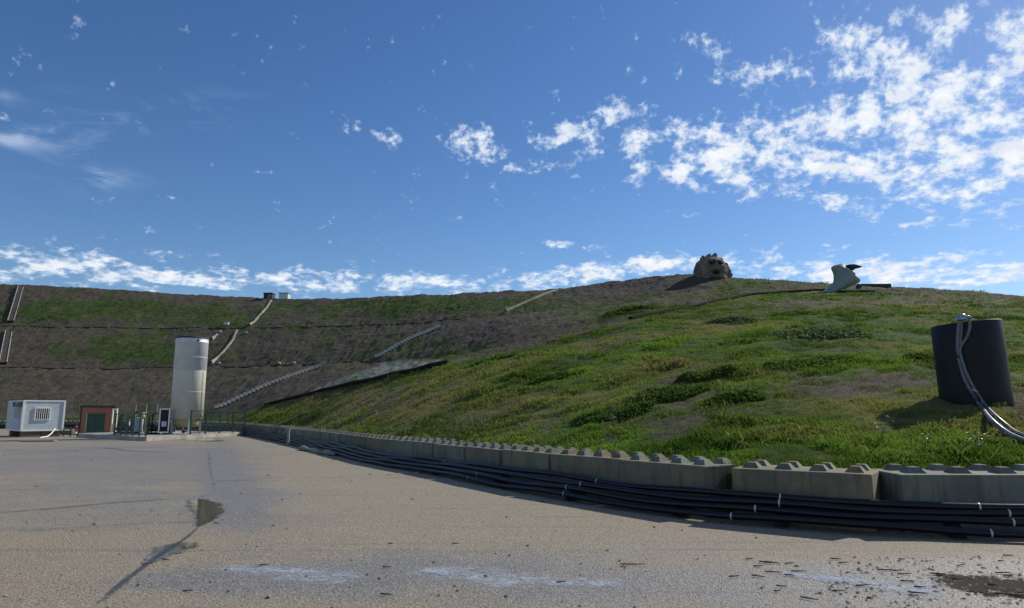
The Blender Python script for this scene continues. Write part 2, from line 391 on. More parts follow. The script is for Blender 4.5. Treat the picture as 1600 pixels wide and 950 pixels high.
# ------------------------------------------------------------------ retaining line and terrain profile
WALL = [(30, 9.2), (20, 8.7), (13, 8.6), (9.2, 8.75), (7.3, 8.85), (4.97, 8.95), (3.9, 9.2), (2.9, 10.15), (1.78, 11.9), (.79, 13.2), (-.07, 14.6), (-.85, 16.0), (-1.62, 17.4), (-2.5, 18.8), (-3.5, 20.4), (-4.7, 22.6),
        (-6.6, 26.4), (-8.5, 30.2), (-12.3, 37.3), (-17.5, 46.5), (-24.0, 56.5), (-32, 62.5), (-44, 65.5), (-60, 66.5), (-80, 65.5), (-110, 62)]
wallc, walls = resample(catmull(WALL, .3), .25)
WT = wallc[:, 0]/wallc[:, 1]; o_ = np.argsort(WT)
TF = np.concatenate([np.linspace(-1.7, -.9, 120)[:-1], np.linspace(-.9, .9, 1150), np.linspace(.9, 3.2, 160)[1:]])
def smooth(a, k):
    if k < 1: return a
    kk = np.hanning(2*k+3)[1:-1]; kk /= kk.sum(); return np.convolve(np.pad(a, k, mode='edge'), kk, mode='valid')
toeD = smooth(np.interp(TF, WT[o_], wallc[o_, 1]), 8) + .45
toeD += np.clip(np.interp(TF, [-.6, -.2, .2, .6], [.6, .55, .4, .15]), 0, 1)
toeZ = np.full_like(TF, .60)
def rowcurve(pts, k=12):
    tt = []; ee = []; dd = []
    for px, py, D in pts:
        t, e = ray(px, py); tt.append(t); ee.append(e); dd.append(D)
    tt = np.array(tt)
    e = smooth(np.interp(TF, tt, ee), k); d = smooth(np.interp(TF, tt, dd), k*3)
    return d, e
Td, Te = rowcurve([(-400, 652, 69), (0, 652, 69), (200, 652, 67), (300, 652, 66), (363, 650, 61), (418, 634, 57), (470, 621, 51), (546, 603, 43), (639, 583, 37), (700, 570, 35), (800, 548, 34), (863, 535, 34.5), (927, 521, 36), (990, 498, 38), (1067, 484, 43), (1125, 470, 48), (1175, 461, 53), (1262, 455, 56), (1367, 454, 56), (1480, 461, 54), (1600, 471, 51), (2000, 500, 48), (3000, 540, 46)])
Vd, Ve = rowcurve([(-400, 648, 71), (0, 648, 71), (200, 648, 69), (300, 648, 66.5), (363, 648, 62.5), (418, 636, 60), (470, 623, 59), (546, 604.5, 56), (639, 584.5, 52), (700, 572, 49), (800, 550, 43), (863, 537, 40), (927, 523, 40), (990, 500, 42), (1067, 485, 46), (1125, 471, 51), (1175, 462, 56), (1262, 456, 59), (1367, 455, 59), (1480, 462, 57), (1600, 472, 54), (2000, 501, 51), (3000, 541, 49)])
B1d, B1e = rowcurve([(-400, 572, 86), (0, 574, 85), (200, 575, 84), (330, 573, 82), (500, 570, 74), (590, 564, 68), (690, 559, 59), (800, 538, 52), (890, 522, 48), (990, 493, 48), (1067, 479, 51), (1125, 467, 55), (1175, 458, 59.5), (1262, 453, 62), (1367, 452.5, 62), (1480, 460, 60), (1600, 469, 57), (2000, 498, 54), (3000, 538, 52)])
B2d, B2e = rowcurve([(-400, 500, 106), (0, 508, 104), (101, 510.5, 103), (259, 512.5, 102), (387, 511.5, 99), (538, 509, 92), (656, 503, 84), (715, 498, 79), (784, 491, 74), (852, 485, 70), (935, 479, 67), (1004, 468, 66), (1100, 453, 67), (1200, 445, 67.5), (1300, 446, 67), (1400, 450.5, 66), (1600, 465, 63), (2000, 490, 60), (3000, 520, 58)])
Cd, Ce = rowcurve([(-400, 425, 132), (0, 443, 127), (100, 447, 126), (196, 453, 125), (316, 460, 123), (430, 466, 119), (540, 465.5, 113), (640, 461.5, 106), (720, 458, 101), (800, 454, 95), (870, 450, 90), (950, 441, 86), (1010, 433, 82), (1050, 428.5, 79), (1085, 427.5, 77.5), (1140, 431, 76), (1262, 440, 75), (1380, 446, 74), (1480, 453, 73), (1600, 462, 72), (2000, 482, 70), (3000, 505, 68)], 6)
Z = lambda d, e: CAMH + e*d
bw1 = np.interp(TF, [-.3, -.15, 0], [4.0, 3.0, .5]); bw2 = np.interp(TF, [-.2, .1, .4], [4.0, 2.5, .6]); tw = np.interp(TF, [-.4, -.25, .1, .5], [.1, 1.2, 1.2, 1.0])
# far-left: T and V close behind the wall
KD = [toeD-.22, toeD, Td, Td+tw, Vd, B1d, B1d+bw1, B2d, B2d+bw2, Cd, Cd+6, Cd+40, Cd+110]
KZ = [toeZ-.75, toeZ, Z(Td, Te), Z(Td, Te)-.06, Z(Vd, Ve), Z(B1d, B1e), Z(B1d, B1e)-.05, Z(B2d, B2e), Z(B2d, B2e)-.05, Z(Cd, Ce), Z(Cd, Ce)+.25, Z(Cd, Ce)-1.0, Z(Cd, Ce)-14]
KD = np.array(KD); KZ = np.array(KZ)
for i in range(1, len(KD)): KD[i] = np.maximum(KD[i], KD[i-1]+.05)
def detail(x, y, D, kd0, kd1):
    a = np.clip((D-kd0)/3.0, 0, 1)
    u = .87*x+.5*y; v = -.5*x+.87*y
    near = (fbm(u*.35, v*1.1, 4, .6)-.5)*.34 + (fbm(u*.6+50, v*1.2, 4, 2.0)-.5)*.20 + (np.abs(fbm(u*.5-20, v*1.5, 3, 1.3)-.5))*.22 - .07
    far = (fbm(x, y, 4, .28)-.5)*.8 + (fbm(x+11, y, 3, 1.2)-.5)*.35
    rill = (np.abs(fbm(x*2.2, y*.5, 4, .6)-.5))*-.28
    f = np.clip((D-kd1)/8., 0, 1); near = near*(1-.75*np.exp(-((D-kd1)/3.)**2))
    return a*(near*(1-f*.3)+far*f*.55+rill*f)
def H(x, y):
    x = np.atleast_1d(np.asarray(x, float)); y = np.atleast_1d(np.asarray(y, float)); t = x/y
    kd = np.array([np.interp(t, TF, KD[i]) for i in range(len(KD))]); kz = np.array([np.interp(t, TF, KZ[i]) for i in range(len(KD))])
    out = kz[0].copy()
    for i in range(len(KD)-1):
        m_ = (y >= kd[i]) & (y <= kd[i+1]); f = (y-kd[i])/(kd[i+1]-kd[i]); out = np.where(m_, kz[i]+f*(kz[i+1]-kz[i]), out)
    return out + detail(x, y, y, kd[1], kd[3])
def hz(x, y): return float(H(x, y)[0])
def S(px, py, lo=9., hi=135.):            # point where the sight ray of a pixel meets the slope
    t, e = ray(px, py); D = np.linspace(lo, hi, 3000); z = H(t*D, D); r_ = CAMH+e*D
    k = np.argmax(z >= r_)
    if z[k] < r_[k]: k = np.argmin(r_-z)
    return Vector((t*D[k], D[k], float(z[k])))

# mesh
segs = [(0, 1, 3, 1), (1, 2, 230, 1.5), (2, 3, 4, 1), (3, 4, 40, 1), (4, 5, 60, 1), (5, 6, 4, 1), (6, 7, 80, 1), (7, 8, 4, 1), (8, 9, 90, 1), (9, 10, 8, 1), (10, 11, 12, 1), (11, 12, 6, 1)]
rowsD = []; rowsZ = []
for a, b_, n, g in segs:
    for k in range(n):
        f = (k/n)**g; rowsD.append(KD[a]*(1-f)+KD[b_]*f); rowsZ.append(KZ[a]*(1-f)+KZ[b_]*f)
rowsD.append(KD[-1]); rowsZ.append(KZ[-1])
RD = np.array(rowsD); RZ = np.array(rowsZ); nr, nc = RD.shape
RX = RD*TF[None, :]; RY = RD
RZ = RZ + detail(RX, RY, RD, KD[1][None, :], KD[3][None, :])
def grid_mesh(name, X, Y, Zz):
    nr, nc = X.shape; me = bpy.data.meshes.new(name)
    co = np.stack([X, Y, Zz], -1).reshape(-1, 3).astype(np.float32)
    idx = np.arange(nr*nc).reshape(nr, nc)
    q = np.stack([idx[:-1, :-1], idx[:-1, 1:], idx[1:, 1:], idx[1:, :-1]], -1).reshape(-1, 4)
    me.vertices.add(len(co)); me.vertices.foreach_set('co', co.ravel())
    me.loops.add(q.size); me.loops.foreach_set('vertex_index', q.ravel().astype(np.int32))
    me.polygons.add(len(q)); me.polygons.foreach_set('loop_start', (np.arange(len(q))*4).astype(np.int32))
    me.update(calc_edges=True); me.validate(); me.shade_smooth(); return me
def fattr(me, name, arr):
    a = me.attributes.new(name, 'FLOAT', 'POINT'); a.data.foreach_set('value', np.asarray(arr, np.float32).ravel())
hme = grid_mesh('hillside', RX, RY, RZ)
# picture-plane coordinates of every vertex as seen from the standing point, used to lay out grass, bare soil and a sunlit straw tone
tt = TF[None, :]+0*RD; ee = (RZ-CAMH)/RD
fw = math.cos(PITCH); uu = math.sin(PITCH)
Yc = (ee*fw-uu)/(fw+ee*uu); PXv = 800+tt*(fw-Yc*uu)*FPX; PYv = 475-Yc*FPX
def gs(px, py, rx, ry, rot=0.):
    a = PXv-px; b_ = PYv-py; c, s_ = math.cos(R(rot)), math.sin(R(rot)); a, b_ = (a*c-b_*s_)/rx, (a*s_+b_*c)/ry
    return np.exp(-(a*a+b_*b_))
isnear = RD <= KD[2][None, :]
green = np.where(isnear, .90, .30)
fb = fbm(RX, RY, 4, .22); fb2 = fbm(RX+90, RY*1.4, 4, .7)
green = green + (fb-.5)*1.0 + (fb2-.5)*.9
for a in [(130, 485, 120, 18, .55), (220, 480, 60, 22, .25), (180, 545, 95, 24, .6), (80, 480, 40, 20, .3), (260, 560, 50, 14, .4), (380, 500, 60, 12, .4), (330, 480, 50, 10, .3), (560, 480, 140, 14, .4), (700, 475, 120, 14, .45), (640, 540, 110, 22, .28), (420, 545, 70, 14, .2),
          (1000, 485, 120, 10, .5), (1150, 448, 110, 12, .5), (1300, 490, 250, 22, .25), (830, 475, 120, 10, .3), (1020, 460, 100, 6, .4),
          (330, 462, 330, 7, -.5), (980, 452, 110, 10, -.7), (1060, 443, 70, 9, -.6), (800, 515, 110, 20, -.55), (40, 545, 60, 30, -.7), (300, 610, 330, 32, -.5), (480, 535, 110, 16, -.35),
          (1020, 665, 110, 18, -.34), (1110, 640, 90, 20, -.35), (1270, 600, 130, 20, -.34), (1400, 590, 60, 20, -.3), (1590, 630, 40, 30, -.9), (1200, 478, 120, 8, -.6), (1400, 470, 160, 9, -.6), (1400, 700, 160, 22, -.3), (1100, 700, 300, 14, .25), (700, 600, 200, 12, .15), (640, 665, 200, 10, .2)]:
    green = green + a[4]*gs(*a[:4])
green = np.clip(green + (fbm(RX-60, RY, 4, 2.4)-.5)*.7, 0, 1)
dry_lit = np.clip(.40+(fbm(RX+33, RY, 4, .4)-.5)*2.0 + .5*gs(700, 620, 260, 26) + .4*gs(560, 640, 160, 12) + .3*gs(1250, 520, 200, 20) - .5*gs(960, 660, 130, 30) - .5*gs(1300, 520, 120, 20) - .4*gs(1300, 700, 200, 20) + .35*(gs(100, 520, 120, 9)), 0, 1)  # left-hand patches also put sunlit brightness into the straw colour
dry_lit = np.where(isnear, dry_lit, dry_lit*.6)
rampw = np.interp(TF, [ray(455, 620)[0], ray(500, 610)[0], ray(600, 590)[0], ray(690, 570)[0], ray(760, 560)[0]], [0, 12, 26, 12, 0])
pyT = 475-((Te*fw-uu)/(fw+Te*uu))*FPX
gravel = (~isnear) * np.clip((pyT[None, :]-PYv)/3., 0, 1) * np.clip((rampw[None, :]-(pyT[None, :]-PYv))/5., 0, 1) * (PYv > 555)
till = (~isnear)*np.clip(1.1*gs(1000, 447, 130, 11)+.9*gs(1130, 440, 60, 8)*0+1.0*gs(790, 520, 110, 20)+.5*gs(560, 590, 130, 20), 0, 1)
fattr(hme, 'green', green); fattr(hme, 'gravel', gravel); fattr(hme, 'till', till); fattr(hme, 'dryness_lit', dry_lit)
hill = link('hillside', hme, M['hill']); tag(hill, 'grassy terraced earth hillside curving round the yard', 'hillside', kind='structure')

# ------------------------------------------------------------------ ground
gx = np.concatenate([[-3000, -800, -250], np.arange(-110, -30, 2.), np.arange(-30, 14, .25), np.arange(14, 40, 2.), [100, 400, 3000]])
gy = np.concatenate([[-3000, -400, -60], np.arange(-20, 2, 2.), np.arange(2, 70, .25), np.arange(70, 130, 5.), [200, 800, 4000]])
GX, GY = np.meshgrid(gx, gy)
gme = grid_mesh('yard_ground', GX, GY, np.zeros_like(GX))
with np.errstate(all='ignore'):
    De = np.where(GY > 1, GY, 1.); te_ = -CAMH/De; Yg = (te_*fw-uu)/(fw+te_*uu); PXv = 800+GX/De*(fw-Yg*uu)*FPX; PYv = 475-Yg*FPX
wet = .18 + .5*gs(200, 715, 260, 26) + .35*gs(150, 800, 260, 40) + .75*gs(380, 790, 60, 60, 0) + .75*gs(600, 890, 300, 26, 4)*1.1 + .7*gs(1050, 915, 240, 30, 0) + .8*gs(1420, 910, 260, 34) + .5*gs(350, 900, 150, 20, 0) + .35*gs(850, 915, 800, 45) + .25*gs(120, 740, 300, 60) + .5*gs(1550, 930, 100, 60) + .5*gs(345, 740, 30, 60) \
    - .35*gs(850, 760, 260, 60) - .25*gs(120, 910, 160, 50) - .3*gs(500, 720, 120, 40)
wet = np.where(GY > 1, wet, .3)
fattr(gme, 'wet', wet)
tag(link('yard_ground', gme, M['yard']), 'wide worn gravelly yard with damp stains', 'ground', kind='structure')

def film(name, outline, m, label, z=.004, step=.06, core=1.0, fall=.35):
    """thin sheet over a strip: outline = list of (px, py, halfwidth_m); 'edge' falls to 0 at its rim"""
    c = [(*G(px, py)[:2], wd) for px, py, wd in outline]
    cc, _ = resample(catmull(c, step*2), step*1.5)
    d = np.gradient(cc[:, :2], axis=0); d /= np.linalg.norm(d, axis=1)[:, None]+1e-9; nrm = np.stack([-d[:, 1], d[:, 0]], 1)
    us = np.linspace(-1, 1, 25)
    X = cc[:, 0][:, None]+nrm[:, 0][:, None]*us[None]*cc[:, 2][:, None]; Y = cc[:, 1][:, None]+nrm[:, 1][:, None]*us[None]*cc[:, 2][:, None]
    me = grid_mesh(name, X, Y, np.full_like(X, z))
    nlen = len(cc); s_ = np.linspace(0, 1, nlen); endf = np.clip(np.minimum(s_, 1-s_)*6, 0, 1)
    fattr(me, 'edge', ((1-us[None]**2)*endf[:, None])*core)
    o = link(name, me, m); tag(o, label, 'puddle' if 'puddle' in name else 'ground mark', kind='structure'); return o
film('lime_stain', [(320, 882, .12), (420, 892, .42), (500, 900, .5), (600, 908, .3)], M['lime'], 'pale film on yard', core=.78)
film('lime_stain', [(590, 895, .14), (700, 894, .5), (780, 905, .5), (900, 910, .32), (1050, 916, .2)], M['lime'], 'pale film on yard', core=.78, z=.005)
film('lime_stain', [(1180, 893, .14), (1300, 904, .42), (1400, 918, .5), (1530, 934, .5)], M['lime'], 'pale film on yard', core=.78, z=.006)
film('puddle', [(300, 777, .10), (318, 788, .32), (326, 803, .26), (306, 828, .05)], M['water'], 'brown puddle', z=.007, core=.80)
film('puddle', [(300, 845, .12), (275, 856, .28), (245, 872, .14), (225, 885, .06)], M['water'], 'brown puddle', z=.008, core=.8)
film('puddle', [(1440, 896, .15), (1530, 912, .55), (1640, 922, .7), (1850, 925, .3)], M['water'], 'brown puddle with litter', z=.007, core=.72)
film('puddle', [(262, 682, .5), (290, 684, 1.8), (320, 688, 1.2), (345, 691, .4)], M['water'], 'puddle before tank', z=.007, core=.8)
film('damp_crack', [(318, 815, .03), (295, 838, .035), (250, 868, .06), (200, 905, .045), (160, 940, .055), (130, 965, .05)], M['crack'], 'damp crack', z=.010, core=1.0)
film('damp_crack', [(-60, 805, .05), (60, 797, .06), (180, 786, .07), (300, 778, .06)], M['crack'], 'crack', z=.011, core=.9)
film('damp_crack', [(-60, 834, .03), (60, 829, .04), (200, 820, .035), (380, 812, .03)], M['crack'], 'crack', z=.012, core=.75)
film('damp_crack', [(-40, 712, .10), (90, 706, .16), (200, 700, .14), (300, 699, .1)], M['crack'], 'crack', z=.013, core=.75)
film('damp_crack', [(150, 698, .10), (210, 705, .22), (300, 708, .14)], M['crack'], 'crack', z=.014, core=.75)
film('damp_crack', [(325, 700, .10), (328, 730, .06), (335, 762, .06), (330, 790, .05)], M['crack'], 'crack', z=.015, core=.5)
film('damp_crack', [(330, 752, .04), (360, 751, .05), (400, 751, .04)], M['crack'], 'crack', z=.009, core=.9)

# ------------------------------------------------------------------ grass
def build_grass(name, ntuft, wmul, label, spread, seed, farrange=None):
    r = np.random.default_rng(seed)
    Xc, Yc_, Zc = RX, RY, RZ
    t_ = Xc/Yc_; e_ = (Zc-CAMH)/Yc_
    A = np.abs((t_[1:, 1:]-t_[:-1, :-1])*(e_[1:, 1:]-e_[:-1, :-1]))
    A = A*np.where(np.abs(t_[1:, 1:]) < .98, 1., np.where(np.abs(t_[1:, 1:]) < 1.5, .35, 0.))
    vis = (e_[1:, 1:] > e_[:-1, :-1]-.002)
    A = np.where(vis, A, A*.2) + 1e-9
    A[-20:] = 0; A[:1] = 0
    Dm = Yc_[1:, 1:]; gm = green[1:, 1:]
    A = A*wmul(Dm, gm)
    p = (A/A.sum()).ravel(); idx = r.choice(p.size, ntuft, p=p)
    i, j = np.unravel_index(idx, A.shape); fu = r.random(ntuft); fv = r.random(ntuft)
    def bil(F): return (F[i, j]*(1-fu)+F[i+1, j]*fu)*(1-fv)+(F[i, j+1]*(1-fu)+F[i+1, j+1]*fu)*fv
    px, py, pz = bil(RX), bil(RY), bil(RZ); g = bil(green); dr = bil(dry_lit)
    nb = spread['n']; n = ntuft*nb
    D = np.repeat(py, nb); px = np.repeat(px, nb); py = D.copy(); pz = np.repeat(pz, nb); g = np.repeat(g, nb); dr = np.repeat(dr, nb)
    clump = fbm(px, py, 3, 1.6)
    sz = np.repeat(r.random(ntuft), nb)
    rad = spread['rad']*(1+D/28.)
    ang = r.random(n)*2*np.pi; rr = np.sqrt(r.random(n))*rad; bx_ = px+np.cos(ang)*rr; by_ = py+np.sin(ang)*rr
    k_h = np.clip(fbm(px-40, py, 3, .9)*2.4-.7, .2, 1.1)
    hgt = k_h*spread['h']*(.45+.9*sz)*(.5+1.1*np.clip(clump*1.6-.3, 0, 1.2))*(.45+.8*g)*(1+D/90.)*(.7+.6*r.random(n))
    wd = np.maximum(spread['w']*(.7+.6*r.random(n)), D*spread['wpx'])
    a2 = r.random(n)*2*np.pi; lean = (.15+.75*r.random(n))*hgt
    tipx = bx_+np.cos(a2)*lean; tipy = by_+np.sin(a2)*lean; tipz = pz+hgt
    fx = np.cos(a2+np.pi/2+r.normal(0, .5, n)); fy = np.sin(a2+np.pi/2+r.normal(0, .5, n))
    co = np.empty((n, 4, 3), np.float32)
    co[:, 0] = np.stack([bx_-fx*wd/2, by_-fy*wd/2, pz-.03], 1); co[:, 1] = np.stack([bx_+fx*wd/2, by_+fy*wd/2, pz-.03], 1)
    mx = bx_+np.cos(a2)*lean*.35; my = by_+np.sin(a2)*lean*.35; mz = pz+hgt*.62
    co[:, 2] = np.stack([mx+fx*wd*.4, my+fy*wd*.4, mz], 1); co[:, 3] = np.stack([tipx, tipy, tipz], 1)
    me = bpy.data.meshes.new(name); me.vertices.add(n*4); me.vertices.foreach_set('co', co.ravel())
    b0 = np.arange(n)*4; tri = np.stack([b0, b0+1, b0+2, b0, b0+2, b0+3], 1).reshape(-1, 3)
    me.loops.add(tri.size); me.loops.foreach_set('vertex_index', tri.ravel().astype(np.int32)); me.polygons.add(len(tri)); me.polygons.foreach_set('loop_start', (np.arange(len(tri))*3).astype(np.int32)); me.update(calc_edges=True)
    c1 = np.array([.042, .088, .014]); c2 = np.array([.14, .225, .045]); c3 = np.array([.21, .185, .09]); c4 = np.array([.10, .08, .05])
    uu_ = .87*px+.5*py; vv_ = -.5*px+.87*py
    k = np.clip(fbm(uu_*.35+7, vv_, 4, .9)*2.8-.95+r.normal(0, .18, n), 0, 1)[:, None]; kd = np.clip(dr*1.15-.25+spread.get('dry', 0)+r.normal(0, .28, n), 0, 1)[:, None]; ks = np.clip(1.0-g*1.9+r.normal(0, .15, n), 0, 1)[:, None]
    c = c1*(1-k)+c2*k; c = c*(1-kd)+c3*kd; c = c*(1-ks)+c4*ks
    col = np.ones((n, 4, 4), np.float32); col[:, :, :3] = c[:, None, :]*spread.get('mul', 1.)
    at = me.color_attributes.new('tint', 'FLOAT_COLOR', 'POINT'); at.data.foreach_set('color', col.ravel())
    o = link(name, me, M['grass']); tag(o, label, 'grass', kind='stuff'); return o
build_grass('grass', 130000, lambda D, g: np.clip(g*1.3-.05, .38, 1)*(D < 60), 'short green and straw coloured grass covering the near slope', dict(n=8, rad=.07, h=.062, w=.004, wpx=.00055), 3)
build_grass('distant_grass', 26000, lambda D, g: np.clip(g*1.5-.15, .05, 1)*(D > 35), 'rough tufts of grass on the far terraces', dict(n=6, rad=.12, h=.07, w=.02, wpx=.0008, mul=.6), 5)

build_grass('dry_stalks', 9000, lambda D, g: (D < 40)*1., 'thin straw coloured stalks standing among the grass', dict(n=2, rad=.12, h=.085, w=.003, wpx=.0003, dry=.8), 8)
# broad-leaved weeds and leafy mounds
def leaf_cloud(name, centre, rx, ry, rz_, n, ls, cols, parent=None, seed=0):
    r = np.random.default_rng(seed); v = r.normal(size=(n, 3)); v /= np.linalg.norm(v, axis=1)[:, None]; v[:, 2] = np.abs(v[:, 2])
    rr = .55+.5*r.random(n)**.5; lump = .8+.5*fbm(v[:, 0]*3+seed, v[:, 1]*3+v[:, 2], 3, 1.)
    p = v*(rr*lump)[:, None]*np.array([rx, ry, rz_])
    gz = H(p[:, 0]+centre[0], p[:, 1]+centre[1])-centre[2]; p[:, 2] += gz
    a = r.normal(size=(n, 3)); a /= np.linalg.norm(a, axis=1)[:, None]; b_ = np.cross(a, r.normal(size=(n, 3))); b_ /= np.linalg.norm(b_, axis=1)[:, None]
    L = ls*(.6+.8*r.random(n))[:, None]; co = np.stack([p-a*L*.6, p+b_*L*.3, p+a*L*.6, p-b_*L*.3], 1).astype(np.float32)
    me = bpy.data.meshes.new(name); me.vertices.add(n*4); me.vertices.foreach_set('co', co.ravel())
    q = np.arange(n*4).astype(np.int32); me.loops.add(n*4); me.loops.foreach_set('vertex_index', q); me.polygons.add(n); me.polygons.foreach_set('loop_start', (np.arange(n)*4).astype(np.int32)); me.update(calc_edges=True)
    k = r.random(n)[:, None]; c = np.array(cols[0])*(1-k)+np.array(cols[1])*k; col = np.ones((n, 4, 4), np.float32); col[:, :, :3] = c[:, None]
    me.color_attributes.new('tint', 'FLOAT_COLOR', 'POINT').data.foreach_set('color', col.ravel())
    return link(name, me, M['grass'], parent, None if parent else centre)
DG = ((.035, .07, .016), (.085, .135, .035)); GG = ((.05, .085, .045), (.13, .17, .10))
shr = [(1285, 520, 75, 12, GG, 'broad grey-green leafy patch, largest on the upper grass slope'), (1120, 585, 34, 9, DG, 'dark green leafy mound in mid slope, below the beaked sculpture to its left'),
       (1145, 500, 40, 8, GG, 'pale leafy patch high on the slope, nearest below the stone head'), (1085, 590, 26, 8, DG, 'small dark bush left of the dark leafy mound in mid slope'), (1045, 618, 60, 10, DG, 'wide low dark clump in the middle of the grass slope'),
       (1150, 620, 45, 9, DG, 'dark low bush right of the widest mid-slope clump'), (980, 485, 40, 6, DG, 'dark bush on the terrace line, highest of the bushes'), (870, 590, 40, 7, DG, 'dark tuft on the left part of the grass slope'),
       (960, 645, 60, 7, DG, 'long dark clump just above the bare patch near the blocks'), (760, 565, 40, 5, DG, 'leftmost dark clump, near the terrace line'), (1260, 570, 70, 8, DG, 'dark clump between the grey-green patch and the bare soil'), (1440, 560, 30, 9, DG, 'dark tuft just left of the black barrel')]
for k, (px, py, rx, ry, cols, lab) in enumerate(shr):
    c = S(px, py+ry*.4); sx = rx/FPX*c.y; n = int(900+rx*22)
    root = empty('low_bush', c, lab, 'bush', 'leafy clumps on the grass slope')
    leaf_cloud('foliage', c, sx, sx*.55, max(.12, ry/FPX*c.y*1.0), n, .0042*c.y+.02, cols, root, 20+k)
    for q in range(7):
        bm = bmesh.new(); a = q*.9; dx_, dy_ = math.cos(a)*sx*.4, math.sin(a)*sx*.2
        zb = hz(c.x+dx_, c.y+dy_)-c.z; zz = hz(c.x+dx_*1.3, c.y+dy_*1.3)-c.z
        add_tube(bm, [(dx_, dy_, zb-.03), (dx_*1.3, dy_*1.3, max(zz, zb)+.08)], .008, 5)
        bm_obj('stem', bm, M['wood'], root)
def weed(px, py, hgt, nl, lab, seed, flower=False):
    rr = random.Random(seed); c = S(px, py); root = empty('weed', c, lab, 'weed', 'pale weeds on the grass slope')
    fo = bmesh.new()
    for s_ in range(nl):
        bm = bmesh.new()
        a = rr.random()*6.28; l = hgt*(.6+.5*rr.random()); tip = Vector((math.cos(a)*l*.35, math.sin(a)*l*.35, l)); mid = Vector((tip.x*.3, tip.y*.3, l*.55))
        add_tube(bm, [(0, 0, -.05), mid, tip], [.006, .005, .003], 5)
        bm_obj('stem', bm, M['weedstem'], root)
        for f in (.45, .65, .85, 1.):
            p = mid.lerp(tip, (f-.4)/.6) if f > .4 else mid
            for q in range(2):
                b_ = rr.random()*6.28; L = hgt*.22*(.7+.6*rr.random()); d = Vector((math.cos(b_), math.sin(b_), rr.uniform(-.1, .6))).normalized(); s2 = d.cross(Vector((0, 0, 1))).normalized()
                vs = [fo.verts.new(p), fo.verts.new(p+d*L*.5+s2*L*.22), fo.verts.new(p+d*L-Vector((0, 0, L*.15))), fo.verts.new(p+d*L*.5-s2*L*.22)]; fo.faces.new(vs)
    bm_obj('leaves', fo, M['weedleaf'], root)
M['weedstem'] = mat('weed_stem', worn((.16, .20, .06), (.12, .12, .05), 20, .5), rough=.7)
def f_wl(T, b):
    n = T.noise(geopos(T), 14, 3, .5); c = T.mix(T.sstep(n, .4, .6), (.14, .20, .05), (.30, .32, .16)); T.l.new(c, b.inputs['Base Color'])
M['weedleaf'] = mat('weed_leaf', f_wl, rough=.5)
weed(1530, 712, .32, 4, 'tall yellowish weed growing right in front of the black barrel', 1)
weed(1505, 708, .2, 2, 'small pale weed just left of the tall weed before the barrel', 2)
weed(1378, 695, .40, 4, 'pale weed above the gap between the two nearest blocks', 3)
weed(960, 668, .35, 4, 'pale weed alone on the grass above the middle blocks', 4)
weed(1448, 705, .30, 3, 'low weed above the rightmost block', 5)
for k in range(22):
    px = [735, 752, 741, 765, 728, 758, 700, 690, 672, 712, 770, 742, 655, 640, 505, 618, 430, 452, 475, 820, 880, 590][k]; py = [664, 668, 673, 662, 676, 677, 662, 668, 671, 680, 676, 658, 664, 676, 648, 665, 652, 655, 650, 682, 690, 655][k]
    weed(px, py, .35, 3, 'pale-leaved weed among many just above the middle and far blocks', 50+k)

# ------------------------------------------------------------------ concrete blocks
BH = .72
def block_body(L, W):
    bm = bmesh.new(); add_box(bm, (0, W/2, BH/2), (L, W, BH), 0, .018)
    bmesh.ops.subdivide_edges(bm, edges=[e for e in bm.edges if e.calc_length() > .5], cuts=3)
    for v in bm.verts:
        nz = mnoise.noise(v.co*2.3)*.006; v.co += Vector((nz, nz, nz*.4))
    me = bpy.data.meshes.new('block_body'); bm.to_mesh(me); bm.free(); me.materials.append(M['block']); return me
def stud_bm(bm, cx, cy, L):
    b = .12; tpr = .058; h = .082
    vs = [bm.verts.new((cx+sx*b, cy+sy*b, BH)) for sx, sy in ((-1, -1), (1, -1), (1, 1), (-1, 1))]; vt = [bm.verts.new((cx+sx*tpr, cy+sy*tpr, BH+h)) for sx, sy in ((-1, -1), (1, -1), (1, 1), (-1, 1))]
    for k in range(4): bm.faces.new((vs[k], vs[(k+1) % 4], vt[(k+1) % 4], vt[k]))
    bm.faces.new(vt); bmesh.ops.bevel(bm, geom=[e for e in bm.edges if all(v in vt for v in e.verts)], offset=.008, segments=1, affect='EDGES')
def stud_mesh():
    bm = bmesh.new(); stud_bm(bm, 0, 0, 0); 
    for v in bm.verts: v.co.z -= BH
    me = bpy.data.meshes.new('stud'); bm.to_mesh(me); bm.free(); me.materials.append(M['block']); return me
LB, WB = 1.80, .95
body_me = block_body(LB, WB); stud_me = stud_mesh(); body_long = block_body(2.30, WB)
bm = bmesh.new(); bm.from_mesh(body_me)
for a in range(4):
    for b_ in (.26, .70): stud_bm(bm, -LB/2+LB*(a+.5)/4, b_, 0)
far_me = bpy.data.meshes.new('concrete_block'); bm.to_mesh(far_me); bm.free(); far_me.materials.append(M['block'])
GRP = 'concrete blocks of the curving wall'
def put_block(mx, my, ang, label, L=LB, detailed=True, dz=0., tintc=None):
    if tintc is None:
        tintc = random.choice([(1, 1, 1), (1.05, .93, .82), (.86, .9, .86), (1.1, 1.08, 1.0), (.92, .98, 1.02), (.8, .78, .72)])
    if detailed:
        root = empty('concrete_block', (mx, my, dz), label, 'concrete block', GRP, ang)
        link('block_body', body_me if L == LB else body_long, None, root)
        for a in range(4):
            for b_ in (.26, .70): link('stud', stud_me, None, root, (-L/2+L*(a+.5)/4, b_, BH-.001))
        for ch in root.children: ch.color = (*tintc, 1)
    else:
        o = link('concrete_block', far_me, None, None, (mx, my, dz), (0, 0, ang)); tag(o, label, 'concrete block', GRP); o.color = (*tintc, 1)
